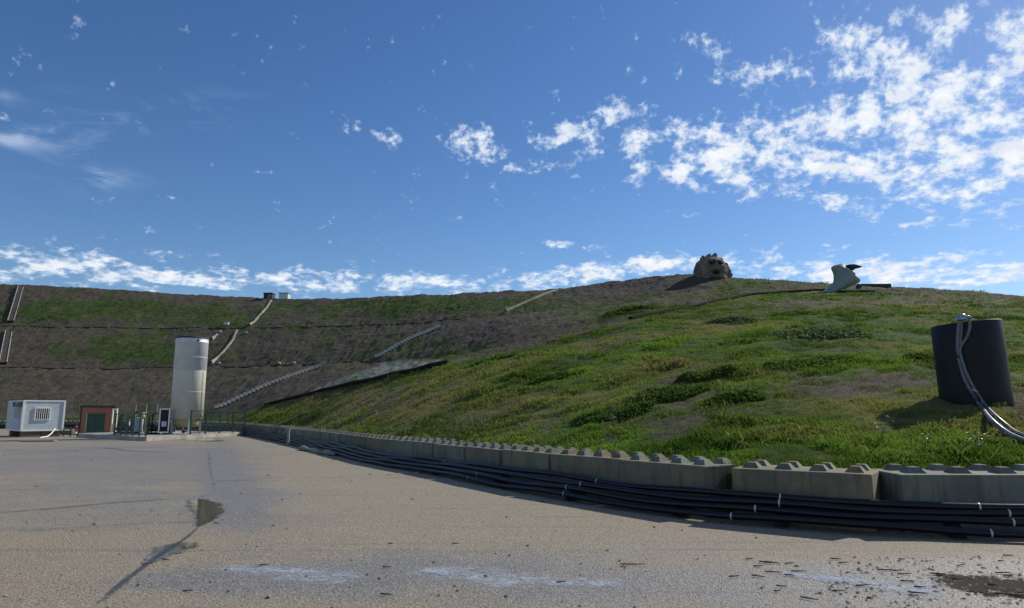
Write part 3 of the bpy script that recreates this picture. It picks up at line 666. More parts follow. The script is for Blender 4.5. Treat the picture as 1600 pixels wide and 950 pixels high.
def put_ends(l, r, label, L=LB, dz=0., tintc=None):   # from front-left to front-right corner
    d = Vector(r)-Vector(l); a = math.atan2(d.y, d.x); c = Vector(l)+d.normalized()*L/2
    put_block(c.x, c.y, a, label, L, True, dz, tintc)
put_ends((4.98, 8.97), (7.28, 8.90), 'grey-green concrete block at the right edge of the photo, nearest of the row', 2.30, 0., (.92, .98, .95))
put_ends((3.14, 10.02), (4.62, 8.98), 'brownish concrete block second from the right, its right end turned out', LB, 0., (1.1, .90, .72))
put_ends((1.80, 11.80), (2.84, 10.33), 'grey concrete block third from the right, its right side face showing', LB, 0., (1.0, 1.02, .96))
put_ends((7.40, 8.90), (9.70, 8.86), 'concrete block beyond the right edge of the row', 2.30)
put_ends((9.80, 8.86), (12.1, 8.82), 'concrete block farthest beyond the right edge of the row', 2.30)
# remaining blocks walk the curve leftwards from the third one
i0 = int(np.argmin(np.hypot(wallc[:, 0]-1.80, wallc[:, 1]-11.80))); s0 = walls[i0]; nxt = s0+.03; k = 0
names = ['brown concrete block fourth from the right', 'olive-grey concrete block fifth from the right', 'bluish-grey concrete block sixth from the right', 'grey concrete block seventh from the right', 'concrete block eighth from the right',
         'concrete block ninth from the right', 'concrete block tenth from the right', 'concrete block eleventh from the right']
while nxt+LB < walls[-1]-10:
    xa, ya = np.interp(nxt, walls, wallc[:, 0]), np.interp(nxt, walls, wallc[:, 1]); xb, yb = np.interp(nxt+LB, walls, wallc[:, 0]), np.interp(nxt+LB, walls, wallc[:, 1])
    ang = math.atan2(ya-yb, xa-xb)+random.uniform(-.025, .025); mx, my = (xa+xb)/2, (ya+yb)/2+random.uniform(-.03, .04)
    if k < len(names): lab = names[k]+' in the studded row'
    elif my < 55: lab = 'weathered grey block in the middle run of the row, left of the eleventh block'
    else: lab = 'small distant grey block in the far run of the row behind the plant'
    put_block(mx, my, ang, lab, LB, my < 24, random.uniform(-.015, .015), [(1.02, .84, .70), (.95, .95, .78), (.85, .93, .98), (.9, .92, .9)][k] if k < 4 else None); nxt += LB+.05; k += 1

# ------------------------------------------------------------------ black pipes in front of the wall
edge_px = [(1600, 850), (1450, 844), (1319, 837), (1194, 826), (1100, 817), (959, 798), (870, 783)]
EP = [(20, 7.6), (12, 7.7), (8.5, 7.75)] + [tuple(G(a, b_)[:2]) for a, b_ in edge_px]
# farther on, follow the wall at a fixed distance
far_i = [int(np.argmin(np.hypot(wallc[:, 0]-q[0], wallc[:, 1]-q[1]))) for q in WALL[10:25]]
for i in far_i:
    d = wallc[min(i+1, len(wallc)-1)]-wallc[i-1]; d /= np.linalg.norm(d); nrm = np.array([d[1], -d[0]])
    if nrm[1] > 0: nrm = -nrm
    EP.append(tuple(wallc[i]+nrm*.55))
ec, es = resample(catmull(EP, .3), .3)
ed = np.gradient(ec, axis=0); ed /= np.linalg.norm(ed, axis=1)[:, None]; en = np.stack([ed[:, 1], -ed[:, 0]], 1)   # towards the wall
def en_fix(v, p):
    return v
mid = len(ec)//6
test = ec[mid]+en[mid]; 
if np.min(np.hypot(wallc[:, 0]-test[0], wallc[:, 1]-test[1])) > np.min(np.hypot(wallc[:, 0]-ec[mid][0], wallc[:, 1]-ec[mid][1])): en = -en
sx_ = lambda px, py: float(es[int(np.argmin(np.hypot(ec[:, 0]-G(px, py).x, ec[:, 1]-G(px, py).y)))])
s_a = sx_(1194, 826); s_b = sx_(870, 783); s_c = sx_(720, 748)
clips = [[(1560, 848), (1148, 822), (866, 783), (740, 753)], [(1600, 850), (1172, 824), (876, 785), (752, 757)], [(1620, 850), (1198, 826), (888, 787)], [(1545, 848), (1225, 828), (898, 789), (700, 743)]]
plab = ['black plastic pipe lowest on the yard, in front of the blocks', 'black plastic pipe second from the ground in the bundle along the blocks', 'black plastic pipe third from the ground in the bundle along the blocks', 'topmost black plastic pipe of the bundle, against the block faces']
for k in range(4):
    und = .010*np.sin(es*2.1+k*2.3)+.065*np.exp(-((es-s_a)/1.5)**2)+.07*np.exp(-((es-s_b)/1.6)**2)+.03*np.sin(es*.55+k*.25)+.012*np.sin(es*1.3+k)
    farf = np.clip((ec[:, 1]-11)/8, 0, 1); off = [.10, .20, .29, .36][k]*(1-farf)+[.12, .18, .24, .30][k]*farf+.025*np.sin(es*.4+k*1.7)*(1-.6*farf); zc_ = [.075, .17, .26, .34][k]+und*(.85+.07*k)
    if k == 0: zc_ = np.maximum(zc_, .055)
    x = ec[:, 0]+en[:, 0]*off; y = ec[:, 1]+en[:, 1]*off
    root = empty('black_pipe', (0, 0, 0), plab[k], 'pipe', 'black pipes along the foot of the block wall')
    tube('pipe_run', list(zip(x, y, zc_)), .046, M['pipe'], root, 14)
    for (cx, cy) in clips[k]:
        i = int(np.argmin(np.abs(es-sx_(cx, cy)))); p = Vector((x[i], y[i], zc_[i])); d = Vector((ed[i][0], ed[i][1], 0))
        bmc = bmesh.new(); rr = .051; seg = 14; q = Vector((en[i][0], en[i][1], 0)); rings = []
        for w_ in (-.011, .011): rings.append([bmc.verts.new(p+d*w_+q*math.cos(a*2*math.pi/seg)*rr+Vector((0, 0, math.sin(a*2*math.pi/seg)*rr))) for a in range(seg)])
        for a in range(seg): bmc.faces.new((rings[0][a], rings[0][(a+1) % seg], rings[1][(a+1) % seg], rings[1][a]))
        bm_obj('pipe_clip', bmc, M['clip'], root)
# timber chocks that carry the pipes
for k, (px, py) in enumerate([(1500, 846), (1210, 827), (1040, 809), (880, 785), (770, 761), (690, 742)]):
    i = int(np.argmin(np.abs(es-sx_(px, py)))); c = ec[i]+en[i]*.32
    o = empty('pipe_support', (c[0], c[1], 0), ['support under the pipes by the rightmost block', 'support under the pipes by the brownish second block', 'support under the pipes by the third block from the right', 'support under the pipes by the fourth block from the right', 'support under the pipes by the sixth block from the right', 'support under the pipes by the eighth block from the right'][k]+', mostly in shadow', 'pipe support', 'supports under the black pipes', math.atan2(ed[i][1], ed[i][0]))
    bm = bmesh.new(); vs = []
    for sx in (-.06, .06):
        vs.append([bm.verts.new((sx, y_, z_)) for y_, z_ in ((-.2, 0), (.2, 0), (.2, .24), (.12, .24), (-.2, .02))])
    sgn = 1 if np.dot(en[i], (-ed[i][1], ed[i][0])) > 0 else -1
    for ring in vs:
        for v in ring: v.co.y *= sgn
    n_ = 5
    for a in range(n_): bm.faces.new((vs[0][a], vs[0][(a+1) % n_], vs[1][(a+1) % n_], vs[1][a]))
    bm.faces.new(vs[0]); bm.faces.new(list(reversed(vs[1]))); bmesh.ops.recalc_face_normals(bm, faces=bm.faces)
    bm_obj('wedge', bm, M['dark'], o)
# grey geotextile bundle and standing clamp at the far part
c = G(487, 706); bm = bmesh.new()
pa, pb = G(470, 703), G(522, 713); pts = [pa.lerp(pb, f)+Vector((0, 0, .07+.02*math.sin(f*9))) for f in np.linspace(0, 1, 14)]
add_tube(bm, pts, [.07+.03*math.sin(i*1.3)+.02*random.random() for i in range(14)], 10)
tag(bm_obj('rolled_sheet', bm, M['concrete'], None, smooth=True), 'crumpled grey sheet roll lying at the foot of the pipes in the far middle', 'sheet roll')
c = G(448, 697); root = empty('standing_post', c, 'short pale post standing against the far part of the block wall', 'post')
cc = G(452, 692)
box('post', (0, .15, .36), (.10, .10, .72), M['concrete'], root, 0, .01); box('cap', (0, .15, .75), (.15, .15, .05), M['concrete'], root, 0, .01)

# ------------------------------------------------------------------ black barrel with hoses
bc = S(1530, 637); BD = 14.6; t_, e_ = ray(1527, 638); bx0, by0 = t_*BD, BD
bz = hz(bx0, by0-.6)
ztop = CAMH + ray(1512, 502)[1]*(BD-.4); hb = ztop-bz+.25
root = empty('black_barrel', (bx0, by0, bz-.25), 'large black plastic barrel standing on the grass slope at the right', 'barrel')
rb = .655
bm = bmesh.new(); add_lathe(bm, [(rb-.01, 0), (rb, .02), (rb, .7), (rb, 1.4), (rb, hb-.01), (rb-.005, hb), (rb-.045, hb), (rb-.05, hb-.02), (rb-.05, hb-.5), (0, hb-.5)], 72)
for v in bm.verts:
    a = math.atan2(v.co.y, v.co.x); v.co.z += .035*math.cos(a) if v.co.z > hb-.05 else 0
    v.co.x *= 1+.006*math.sin(3*a+v.co.z*2)
bm_obj('barrel_shell', bm, M['tankblack'], root)
root.rotation_euler = (R(-1.0), R(-1.2), 0)
fd = Vector((-bx0, -by0, 0)).normalized(); side = Vector((-fd.y, fd.x, 0))   # towards the viewer / right-hand side
if side.x < 0: side = -side
def bpnt(px, py, lift): # point just outside the barrel face seen at this pixel
    t, e = ray(px, py); o = Vector((0, 0)); d = Vector((t, 1)); c = Vector((bx0, by0)); b_ = -2*d.dot(c); a = d.dot(d); cc = c.dot(c)-(rb+lift)**2
    disc = b_*b_-4*a*cc; D = (-b_-math.sqrt(disc))/(2*a) if disc > 0 else d.dot(c)/a
    return Vector((t*D, D, CAMH+e*D))
top1 = bpnt(1500, 502, .05); top2 = bpnt(1514, 500, .05)
cap = empty('valve_cap', bpnt(1503, 499, -.05), 'small blue-grey metal fitting on the rim of the black barrel', 'fitting')
cl_ = cap.location.copy()
bm = bmesh.new(); add_lathe(bm, [(0, -.02), (.085, -.02), (.09, .02), (.09, .07), (.06, .11), (0, .12)], 20); bm_obj('cap_body', bm, M['blue_cap'], cap)
bm = bmesh.new(); add_tube(bm, [(.05, 0, .05), (.13, -.02, .05), (.17, -.02, .02)], .035, 10); bm_obj('elbow', bm, M['blue_cap'], cap)
box('flange', (-.02, -.02, 0), (.2, .14, .025), M['clip'], cap, .3, .005)
def slope_pt(px, py, lift=.06):
    p = S(px, py); q = P(px, py, p.y-.55); q.z = max(q.z, hz(q.x, q.y)+.07); return q
h1 = [bpnt(1499, 503, .06), bpnt(1497, 522, .05), bpnt(1497, 545, .05), bpnt(1500, 565, .05), bpnt(1507, 590, .06), bpnt(1518, 612, .08), bpnt(1532, 634, .12)]
def lerp_to(px, py, D): return P(px, py, D)
h1 += [slope_pt(1548, 655), slope_pt(1568, 672), slope_pt(1590, 684), slope_pt(1625, 694), slope_pt(1700, 698)]
h2 = [bpnt(1515, 500, .05), bpnt(1515, 512, .06), bpnt(1511, 526, .06), bpnt(1502, 540, .07), bpnt(1500, 550, .09), bpnt(1504, 566, .09), bpnt(1512, 588, .09), bpnt(1524, 610, .10), bpnt(1539, 632, .12), slope_pt(1555, 649, .1), slope_pt(1574, 665, .1), slope_pt(1592, 677, .1), slope_pt(1627, 686, .1), slope_pt(1700, 690, .1)]
h3 = [bpnt(1503, 503, .05), bpnt(1502, 522, .05), bpnt(1501, 538, .05), bpnt(1500, 548, .06)]
for hp in (h1, h2):
    for p in hp:
        if p.y < 13.4:
            p.z = max(p.z, hz(p.x, p.y)+.05)
for pts, r_, lab in ((h1, .04, 'dark grey hose running lowest from the barrel rim down the slope'), (h2, .03, 'pale grey hose looping out from the barrel rim and down the slope'), (h3, .022, 'short straight grey hose beside the longer two on the barrel')):
    c = catmull([tuple(p) for p in pts], .08); root2 = empty('hose', tuple(c[0]), lab, 'hose', 'hoses hanging from the black barrel')
    tube('hose_run', [Vector(q)-root2.location for q in c], r_, M['grey_hose'], root2, 12)
p = h2[7]; tie = bm_obj('cable_tie', add_lathe(bmesh.new(), [(.06, -.012), (.064, 0), (.06, .012)], 16), M['clip'], None, p, (.5, .4, 0)); tag(tie, 'pale tie binding the two long hoses midway down', 'cable tie')

# ------------------------------------------------------------------ plant pad, storage tank and equipment
pad = [(-19.6, 37.3), (-17.9, 47.2), (-25.5, 50.5), (-27.0, 43.2)]
bm = bmesh.new(); lo = [bm.verts.new((x, y, 0)) for x, y in pad]; up = [bm.verts.new((x, y, .22)) for x, y in pad]
bm.faces.new(up)
for k in range(4): bm.faces.new((lo[k], lo[(k+1) % 4], up[(k+1) % 4], up[k]))
bmesh.ops.recalc_face_normals(bm, faces=bm.faces)
tag(bm_obj('concrete_plinth', bm, M['concrete_light']), 'low grey concrete plinth under the silver tank and plant', 'plinth')
TX, TY = ray(291, 660)[0]*42.5, 42.5
z0, z1, z2 = CAMH+ray(291, 655)[1]*42.5, CAMH+ray(295, 579)[1]*42.5, CAMH+ray(298, 529)[1]*42.5
tk = empty('storage_tank', (TX, TY, .22), 'tall silver and cream cylindrical tank on legs beside the plant', 'tank'); o0 = .22; RT = .93
bm = bmesh.new(); add_lathe(bm, [(RT, z1-o0+.002), (RT+.012, z1-o0+.01), (RT+.012, z2-o0-.28), (RT+.02, z2-o0-.27), (RT+.02, z2-o0-.24), (RT+.012, z2-o0-.23), (RT+.012, z2-o0)], 64); bm_obj('upper_shell', bm, M['steel'], tk)
bm = bmesh.new(); add_lathe(bm, [(.78, z0-o0), (RT, z0-o0+.03), (RT, z1-o0)], 64); bm_obj('lower_shell', bm, M['cream'], tk)
bm = bmesh.new(); add_lathe(bm, [(RT+.03, z2-o0-.04), (RT+.035, z2-o0+.05), (RT-.2, z2-o0+.09), (0, z2-o0+.14)], 64); bm_obj('roof', bm, M['roofdark'], tk)
for zz in (CAMH+ray(295, 559)[1]*42.5, CAMH+ray(293, 613)[1]*42.5):
    bm = bmesh.new(); add_lathe(bm, [(RT+.003, zz-o0-.02), (RT+.022, zz-o0-.018), (RT+.022, zz-o0+.014), (RT+.003, zz-o0+.016)], 64); bm_obj('weld_band', bm, M['steel'], tk)
bm = bmesh.new(); add_lathe(bm, [(.74, z0-o0+.0), (.72, z0-o0-.42), (.5, z0-o0-.46), (0, z0-o0-.5)], 48); bm_obj('skirt', bm, M['ochre'], tk)
for a in range(4):
    an = a*math.pi/2+.62; q = (math.cos(an)*.80, math.sin(an)*.80)
    box('leg', (q[0], q[1], (z0-o0)/2), (.09, .09, z0-o0), M['whitetrim'] if a == 3 else M['steel'], tk, an, .005)
vd = Vector((-TX, -TY, 0)).normalized(); a0 = math.atan2(vd.y, vd.x)
an = a0+.35; bm = bmesh.new(); add_tube(bm, [(math.cos(an)*(RT-.02), math.sin(an)*(RT-.02), z2-o0-.18), (math.cos(an)*(RT+.1), math.sin(an)*(RT+.1), z2-o0-.18)], .07, 16); bm_obj('overflow_outlet', bm, M['dark'], tk)
an = a0+.95; tube('level_pipe', [(math.cos(an)*(RT+.04), math.sin(an)*(RT+.04), z0-o0+.1), (math.cos(an)*(RT+.04), math.sin(an)*(RT+.04), z1-o0-.05)], .018, M['cream'], tk, 8)
bm = bmesh.new(); add_tube(bm, [(0, 0, z0-o0-.5), (0, 0, .25), (.1, -.25, .15), (.15, -.7, .15)], .07, 12); bm_obj('drain_pipe', bm, M['dark'], tk)
bm = bmesh.new(); add_lathe(bm, [(0, .28), (.14, .28), (.16, .2), (.16, .12), (0, .12)], 16, (.1, -.35)); bm_obj('drain_valve', bm, M['clip'], tk)

def fence(a, b_, h, n, lab, z=.22, grp='green fences round the plant'):
    a = Vector((*a, z)); b_ = Vector((*b_, z)); d = b_-a; L = d.length; root = empty('metal_fence', a, lab, 'fence', grp, math.atan2(d.y, d.x))
    for k in range(n+1): box('post', (L*k/n, 0, h/2), (.07, .07, h), M['green'], root)
    box('top_rail', (L/2, -.05, h-.06), (L, .03, .045), M['green'], root); box('bottom_rail', (L/2, -.05, .12), (L, .03, .045), M['green'], root)
    bm = bmesh.new(); m_ = int(L/.24)
    for k in range(1, m_): add_box(bm, (L*k/m_, -.05, h/2), (.012, .012, h-.2))
    for zz in np.arange(.3, h-.15, .25): add_box(bm, (L/2, -.05, zz), (L-.05, .012, .012))
    bm_obj('wire_mesh', bm, M['green'], root)
fence((-23.1, 40.35), (-19.9, 37.75), 1.25, 5, 'green metal fence along the front of the plinth, left of the tank')
fence((-23.2, 40.5), (-22.6, 46.5), 1.25, 4, 'green metal fence running back across the plinth at its left part')
fence((-19.0, 41.0), (-18.1, 47.0), 1.45, 4, 'green metal fence to the right of the tank')
fence((-18.2, 47.2), (-25.3, 50.3), 1.35, 5, 'green metal fence across the back of the plinth')
fence((-29.0, 44.9), (-27.2, 43.5), .6, 2, 'low grey-green handrail at the left end of the plinth', .0)
# pipe gantry
def gp(px, py, D): return P(px, py, D)
gr = empty('pipe_gantry', (0, 0, 0), 'thin overhead pipe on slim posts left of the tank', 'pipe frame')
A, B = gp(200, 633, 43.5), gp(270, 626, 42.2)
tube('overhead_pipe', [A, B], .035, M['concrete'], gr, 8)
for px in (230, 247, 213):
    f = (px-200)/70; q = A.lerp(B, f); tube('gantry_post', [(q.x, q.y, .22), q], .03, M['concrete'], gr, 8)
tube('brace', [gp(256, 640, 42.6), gp(268, 627, 42.3)], .02, M['concrete'], gr, 6)
# white framed cabinet
q = gp(255.5, 670, 41.0); cab = empty('equipment_cabinet', (q.x, q.y, .22), 'open white-framed cabinet just left of the tank', 'cabinet', None, .5)
Hc = (CAMH+ray(255, 640)[1]*41)-.22
for x in (-.25, .25): box('upright', (x, 0, Hc/2+.1), (.07, .07, Hc-.2), M['whitetrim'], cab)
box('frame_top', (0, 0, Hc+.03), (.57, .09, .07), M['whitetrim'], cab); box('frame_bottom', (0, 0, .14), (.57, .09, .07), M['whitetrim'], cab)
box('back_panel', (0, .28, Hc/2+.05), (.5, .03, Hc-.1), M['dark'], cab); box('side_panel', (.235, .15, Hc/2+.05), (.02, .26, Hc-.1), M['concrete'], cab)
box('gauge_box', (0, .1, .62), (.26, .14, .3), M['bluedoor'], cab)
# grey box, pumps, valves
def ground_on(px, D): t, _ = ray(px, 670); return (t*D, D, .22)
g_ = empty('control_box', ground_on(215, 42.0), 'upright grey box among the pipes behind the front fence', 'control box', None, .6)
box('housing', (0, 0, .58), (.38, .3, .86), M['white'], g_, 0, .02); box('door', (0, -.16, .58), (.3, .02, .74), M['bluedoor'], g_); box('foot', (0, 0, .07), (.3, .22, .14), M['dark'], g_)
g_ = empty('yellow_gauge', ground_on(222, 42.4), 'small yellow-topped gauge on a pipe right of the grey box', 'gauge')
tube('riser', [(0, 0, 0), (0, 0, .95)], .03, M['whitetrim'], g_, 8); bm = bmesh.new(); add_lathe(bm, [(0, .92), (.1, .95), (.12, 1.05), (.1, 1.15), (0, 1.18)], 14); bm_obj('gauge_head', bm, M['yellow'], g_)
def pump(px, D, lab, s=1.):
    r_ = empty('pump', ground_on(px, D), lab, 'pump', 'pumps on the plinth', random.random())
    bm = bmesh.new(); add_tube(bm, [(-.3*s, 0, .3*s), (-.28*s, 0, .3*s), (.25*s, 0, .3*s), (.3*s, 0, .3*s)], [.1*s, .15*s, .15*s, .08*s], 16); bm_obj('motor', bm, M['greendoor'], r_)
    box('base_plate', (0, 0, .06), (.7*s, .3*s, .12), M['dark'], r_, 0, .01)
    bm = bmesh.new(); add_lathe(bm, [(0, .12), (.16*s, .14), (.2*s, .3*s), (.16*s, .44*s), (.06*s, .48*s), (.06*s, .75*s), (0, .75*s)], 16, (.42*s, 0)); bm_obj('volute', bm, M['bluedoor'], r_)
    tube('outlet_pipe', [(.42*s, 0, .7*s), (.42*s, 0, 1.05*s), (.5*s, .2, 1.15*s), (.5*s, .8, 1.15*s)], .045, M['concrete'], r_, 8)
pump(190, 43.2, 'dark pump at the left end of the plinth behind the fence'); pump(203, 42.6, 'dark pump between the left end pump and the grey box', 1.1); pump(240, 41.6, 'dark pump between the yellow gauge and the white-framed cabinet', 1.1); pump(262, 42.8, 'dark pump right under the tank side', .8)
for k, (px, D, h) in enumerate([(186, 43.4, 1.05), (197, 43, .9), (208, 42.6, 1.2), (232, 41.8, 1.0), (237, 41.4, 1.15)]):
    r_ = empty('vertical_pipe', ground_on(px, D), ['leftmost', 'second from left', 'third from left', 'fourth from left', 'fifth from left'][k]+' of the dark upright pipes on the plinth', 'pipe', 'upright pipes on the plinth')
    bm = bmesh.new(); add_tube(bm, [(0, 0, 0), (0, 0, h), (.08, -.05, h+.1), (.4, -.25, h+.1)], .045, 10); bm_obj('pipe_body', bm, M['green'], r_)
    bm = bmesh.new(); add_tube(bm, [(0, 0, h*.5-.05), (0, 0, h*.5+.05)], .085, 12); bm_obj('flange', bm, M['dark'], r_)

# orange hut with green door
HD = 49.; hl = P(124.5, 672, HD); hr = P(172, 672, HD-.3); d = hr-hl; hb0 = .16
hc = P(149.5, 672, HD); W_ = 1.95; hut = empty('orange_hut', (hc.x, hc.y, 0), 'small terracotta hut with dark green doors behind the plant', 'hut', None, R(33)); ht = P(150, 636, HD).z
bm = bmesh.new(); add_box(bm, (0, .8, (ht+hb0)/2), (W_, 1.6, ht-hb0)); bm_obj('wall', bm, M['orange'], hut)
box('roof', (0, .78, ht+.04), (W_+.16, 1.8, .12), M['roofdark'], hut); box('base', (0, .8, .08), (W_+.1, 1.7, .16), M['concrete'], hut)
for s_ in (-1, 1): box('door', (-.05+s_*.27, -.03, hb0+.62), (.52, .05, 1.22), M['greendoor'], hut, 0, .006)
box('door_frame', (-.62, -.03, hb0+.66), (.07, .06, 1.32), M['concrete_light'], hut); box('lintel', (-.05, -.03, hb0+1.28), (1.2, .06, .07), M['brown'], hut)
for s_ in (-1, 1): box('corner_post', (s_*(W_/2+.01), -.03, (ht+hb0)/2), (.08, .08, ht-hb0), M['roofdark'], hut)
q = P(177, 674, 47.6); g_ = empty('white_door_frame', (q.x, q.y, 0), 'tall narrow white frame standing at the right corner of the terracotta hut', 'frame')
for s_ in (-1, 1): box('upright', (s_*.14, 0, .85), (.07, .07, 1.7), M['whitetrim'], g_)
box('crosspiece', (0, 0, 1.74), (.35, .08, .08), M['whitetrim'], g_); box('lower_panel', (0, 0, .4), (.2, .04, .7), M['ochre'], g_)
# red hydrant
q = G(118, 677.5); g_ = empty('fire_hydrant', q, 'small red post with white foot between the cabin and the terracotta hut', 'hydrant')
bm = bmesh.new(); add_lathe(bm, [(0, .1), (.07, .1), (.07, .42), (.1, .44), (.1, .5), (.05, .58), (0, .6)], 14); bm_obj('barrel', bm, M['red'], g_)
bm = bmesh.new(); add_lathe(bm, [(.13, 0), (.13, .1), (.08, .13), (0, .13)], 14); bm_obj('foot', bm, M['whitetrim'], g_); tube('side_outlet', [(-.12, 0, .36), (.12, 0, .36)], .03, M['red'], g_, 8)

# white cabin
cz0 = CAMH+ray(33, 672)[1]*43; c0 = P(33, 672, 43.0); th = R(47)
L_ = 2.2; Wd = 3.9; zt = CAMH+ray(33, 627)[1]*43
cb_ = empty('white_cabin', (c0.x, c0.y, 0), 'small white prefabricated cabin with a barred window at the left', 'cabin', None, th); Hh = zt-cz0
box('wall', (L_/2, Wd/2, cz0+Hh/2), (L_, Wd, Hh), M['white'], cb_)
for k in range(1, 6): pass
box('roof', (L_/2, Wd/2, zt+.03), (L_+.08, Wd+.08, .08), M['whitetrim'], cb_, 0, .01); box('base_frame', (L_/2, Wd/2, cz0-.03), (L_+.04, Wd+.04, .10), M['whitetrim'], cb_)
for x, y in ((0, 0), (L_, 0), (0, Wd)): box('corner_post', (x, y, cz0+Hh/2), (.10, .10, Hh), M['whitetrim'], cb_)
wn_ = box('window', (L_*.47, -.006, cz0+Hh*.56), (.78, .03, .80*Hh/1.9), M['glass'], cb_)
ww, wh, wx, wz = .78, .74, L_*.47, cz0+Hh*.56
bm = bmesh.new()
for s_ in (-1, 1): add_box(bm, (wx+s_*ww/2, -.03, wz), (.07, .06, wh+.07)); add_box(bm, (wx, -.032, wz+s_*wh/2), (ww-.07, .056, .07))
o = bm_obj('window_frame', bm, M['whitetrim'], wn_)
bm = bmesh.new()
for k in range(1, 7): add_box(bm, (wx-ww/2+ww*k/7, -.06, wz), (.035, .03, wh))
bm_obj('window_bars', bm, M['whitetrim'], wn_)
dr_ = box('door', (-.02, 1.35, cz0+Hh*.42), (.05, 1.5, Hh*.80), M['bluedoor'], cb_)
bm = bmesh.new(); add_box(bm, (-.05, 1.35, cz0+Hh*.60), (.03, 1.25, Hh*.34)); bm_obj('door_glass', bm, M['glass'], dr_)
bm = bmesh.new()
for k in range(8): add_box(bm, (-.075, .75+k*.17, cz0+Hh*.60), (.02, .03, Hh*.34))
bm_obj('door_bars', bm, M['whitetrim'], dr_); box('handle', (-.07, .72, cz0+Hh*.38), (.05, .1, .04), M['dark'], dr_)
bm = bmesh.new(); add_box(bm, (-.2, .75, cz0+Hh*.90), (.3, .75, .34), 0, .02); ac = bm_obj('air_conditioner', bm, M['concrete'], cb_)
bm = bmesh.new(); add_lathe(bm, [(0, 0), (.13, 0), (.13, .03), (0, .03)], 16); f_ = bm_obj('fan_grille', bm, M['dark'], ac, (-.38, .85, cz0+Hh*.90), (0, R(90), 0))
for k, (x, y) in enumerate(((.55, .3), (1.6, .3), (.35, 3.3), (1.8, 3.3))): box('support_block', (x, y, (cz0-.08)/2), (1.0 if y < 1 else .5, .5, cz0-.08), M['brown'], cb_)
# pale pipe leaning off the cabin, pallet of bricks
qa, qb = P(86, 670, 44.3), G(74, 683)
tag(tube('drain_tube', [qa, qa.lerp(qb, .5)+Vector((0, 0, -.05)), qb+Vector((0, 0, .04)), G(62, 685)+Vector((0, 0, .04))], .035, M['whitetrim']), 'thin white pipe running from the cabin corner down to the ground', 'pipe')
q = G(103, 679.5); g_ = empty('brick_stack', q, 'low stack of brown bricks at the right corner of the white cabin', 'brick stack', None, .3)
for a in range(4):
    for b_ in range(3): box('brick_course', (-.3+a*.2, 0, .05+b_*.1), (.19, .5, .09), M['brown'], g_, 0, .006)
tag(box('flat_board', (0, 0, 0), (1.6, .5, .05), M['concrete'], None, .2, .01), 'flat grey board lying on the yard in front of the white cabin', 'board').location = G(60, 690)+Vector((0, 0, .04))

# ------------------------------------------------------------------ terrace shade-and-ditch strips, chutes and stairs
def slope_run(px_pts, lift=.0, step=.6):
    pts = [S(*p) for p in px_pts]; c, _ = resample(np.array([tuple(p) for p in pts]), step)
    z = smooth(H(c[:, 0], c[:, 1]), 3); return [Vector((x, y, max(zz+lift, 0))) for x, y, zz in zip(c[:, 0], c[:, 1], z)]
def row_run(Drow, pxa, pxb, doff=0., lift=.1, n=160):
    ta_, tb_ = ray(pxa, 520)[0], ray(pxb, 520)[0]; t = np.linspace(ta_, tb_, n); D = np.interp(t, TF, Drow)+doff; return [Vector((a*b_, b_, float(z)+lift)) for a, b_, z in zip(t, D, H(t*D, D))]
def terrace_shade(pts, r, lab, name='lip_shade_strip', m='ditch'):  # dark tube added to draw the lip shadow and small ditch
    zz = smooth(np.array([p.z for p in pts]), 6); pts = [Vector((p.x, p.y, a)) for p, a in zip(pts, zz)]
    o = tube(name, [p-pts[0] for p in pts], r, M[m], None, 8); o.location = pts[0]; tag(o, lab, 'pipe', 'dark shade-and-ditch strips along the hillside terraces'); return o
terrace_shade(row_run(KD[2], 420, 700, 0, .14), .13, 'dark shade-and-ditch strip along the edge of the gravel ramp, lowest of the terrace strips')
terrace_shade(row_run(KD[2], 855, 940, 0, .02), .09, 'short dark shade-and-ditch strip in the middle of the terrace, below the bare soil')
terrace_shade(row_run(KD[2], 985, 1300, 0, .07), .12, 'dark shade-and-ditch strip curving up the slope towards the pale beaked sculpture')
terrace_shade(row_run(KD[5], -100, 600, 0, .0), .06, 'dark shade-and-ditch strip along the lower far terrace behind the tank')
terrace_shade(row_run(KD[7], 0, 720, 0, .0), .06, 'dark shade-and-ditch strip along the upper far terrace')
def chute(a, b_, wdt, lab, double=False, m='concrete_light'):
    pts = slope_run([a, b_] if not isinstance(a, list) else a, .16, .9); root = empty('drain_chute', pts[0], lab, 'drain chute', 'concrete chutes on the far slope')
    d = (pts[-1]-pts[0]); d.z = 0; d.normalize(); q = Vector((-d.y, d.x, 0))
    tk_ = .05 if double else .03; hh_ = .1 if double else .07
    for s_ in (-1, 1):
        bm = bmesh.new(); prev = None
        for p in pts:
            c = p-pts[0]+q*s_*wdt/2; r = [bm.verts.new(c+q*x+Vector((0, 0, z))) for x, z in ((-tk_, -.3), (-tk_, hh_), (tk_, hh_), (tk_, -.3))]
            if prev:
                for k in range(3): bm.faces.new((prev[k], prev[k+1], r[k+1], r[k]))
            prev = r
        bmesh.ops.recalc_face_normals(bm, faces=bm.faces); bm_obj('side_wall', bm, M[m], root)
    bm = bmesh.new(); prev = None
    for p in pts:
        c = p-pts[0]; r = [bm.verts.new(c+q*x*wdt/2+Vector((0, 0, .0))) for x in (-.8, .8)]
        if prev: bm.faces.new((prev[0], prev[1], r[1], r[0]))
        prev = r
    bm_obj('channel_bed', bm, M['till'], root)
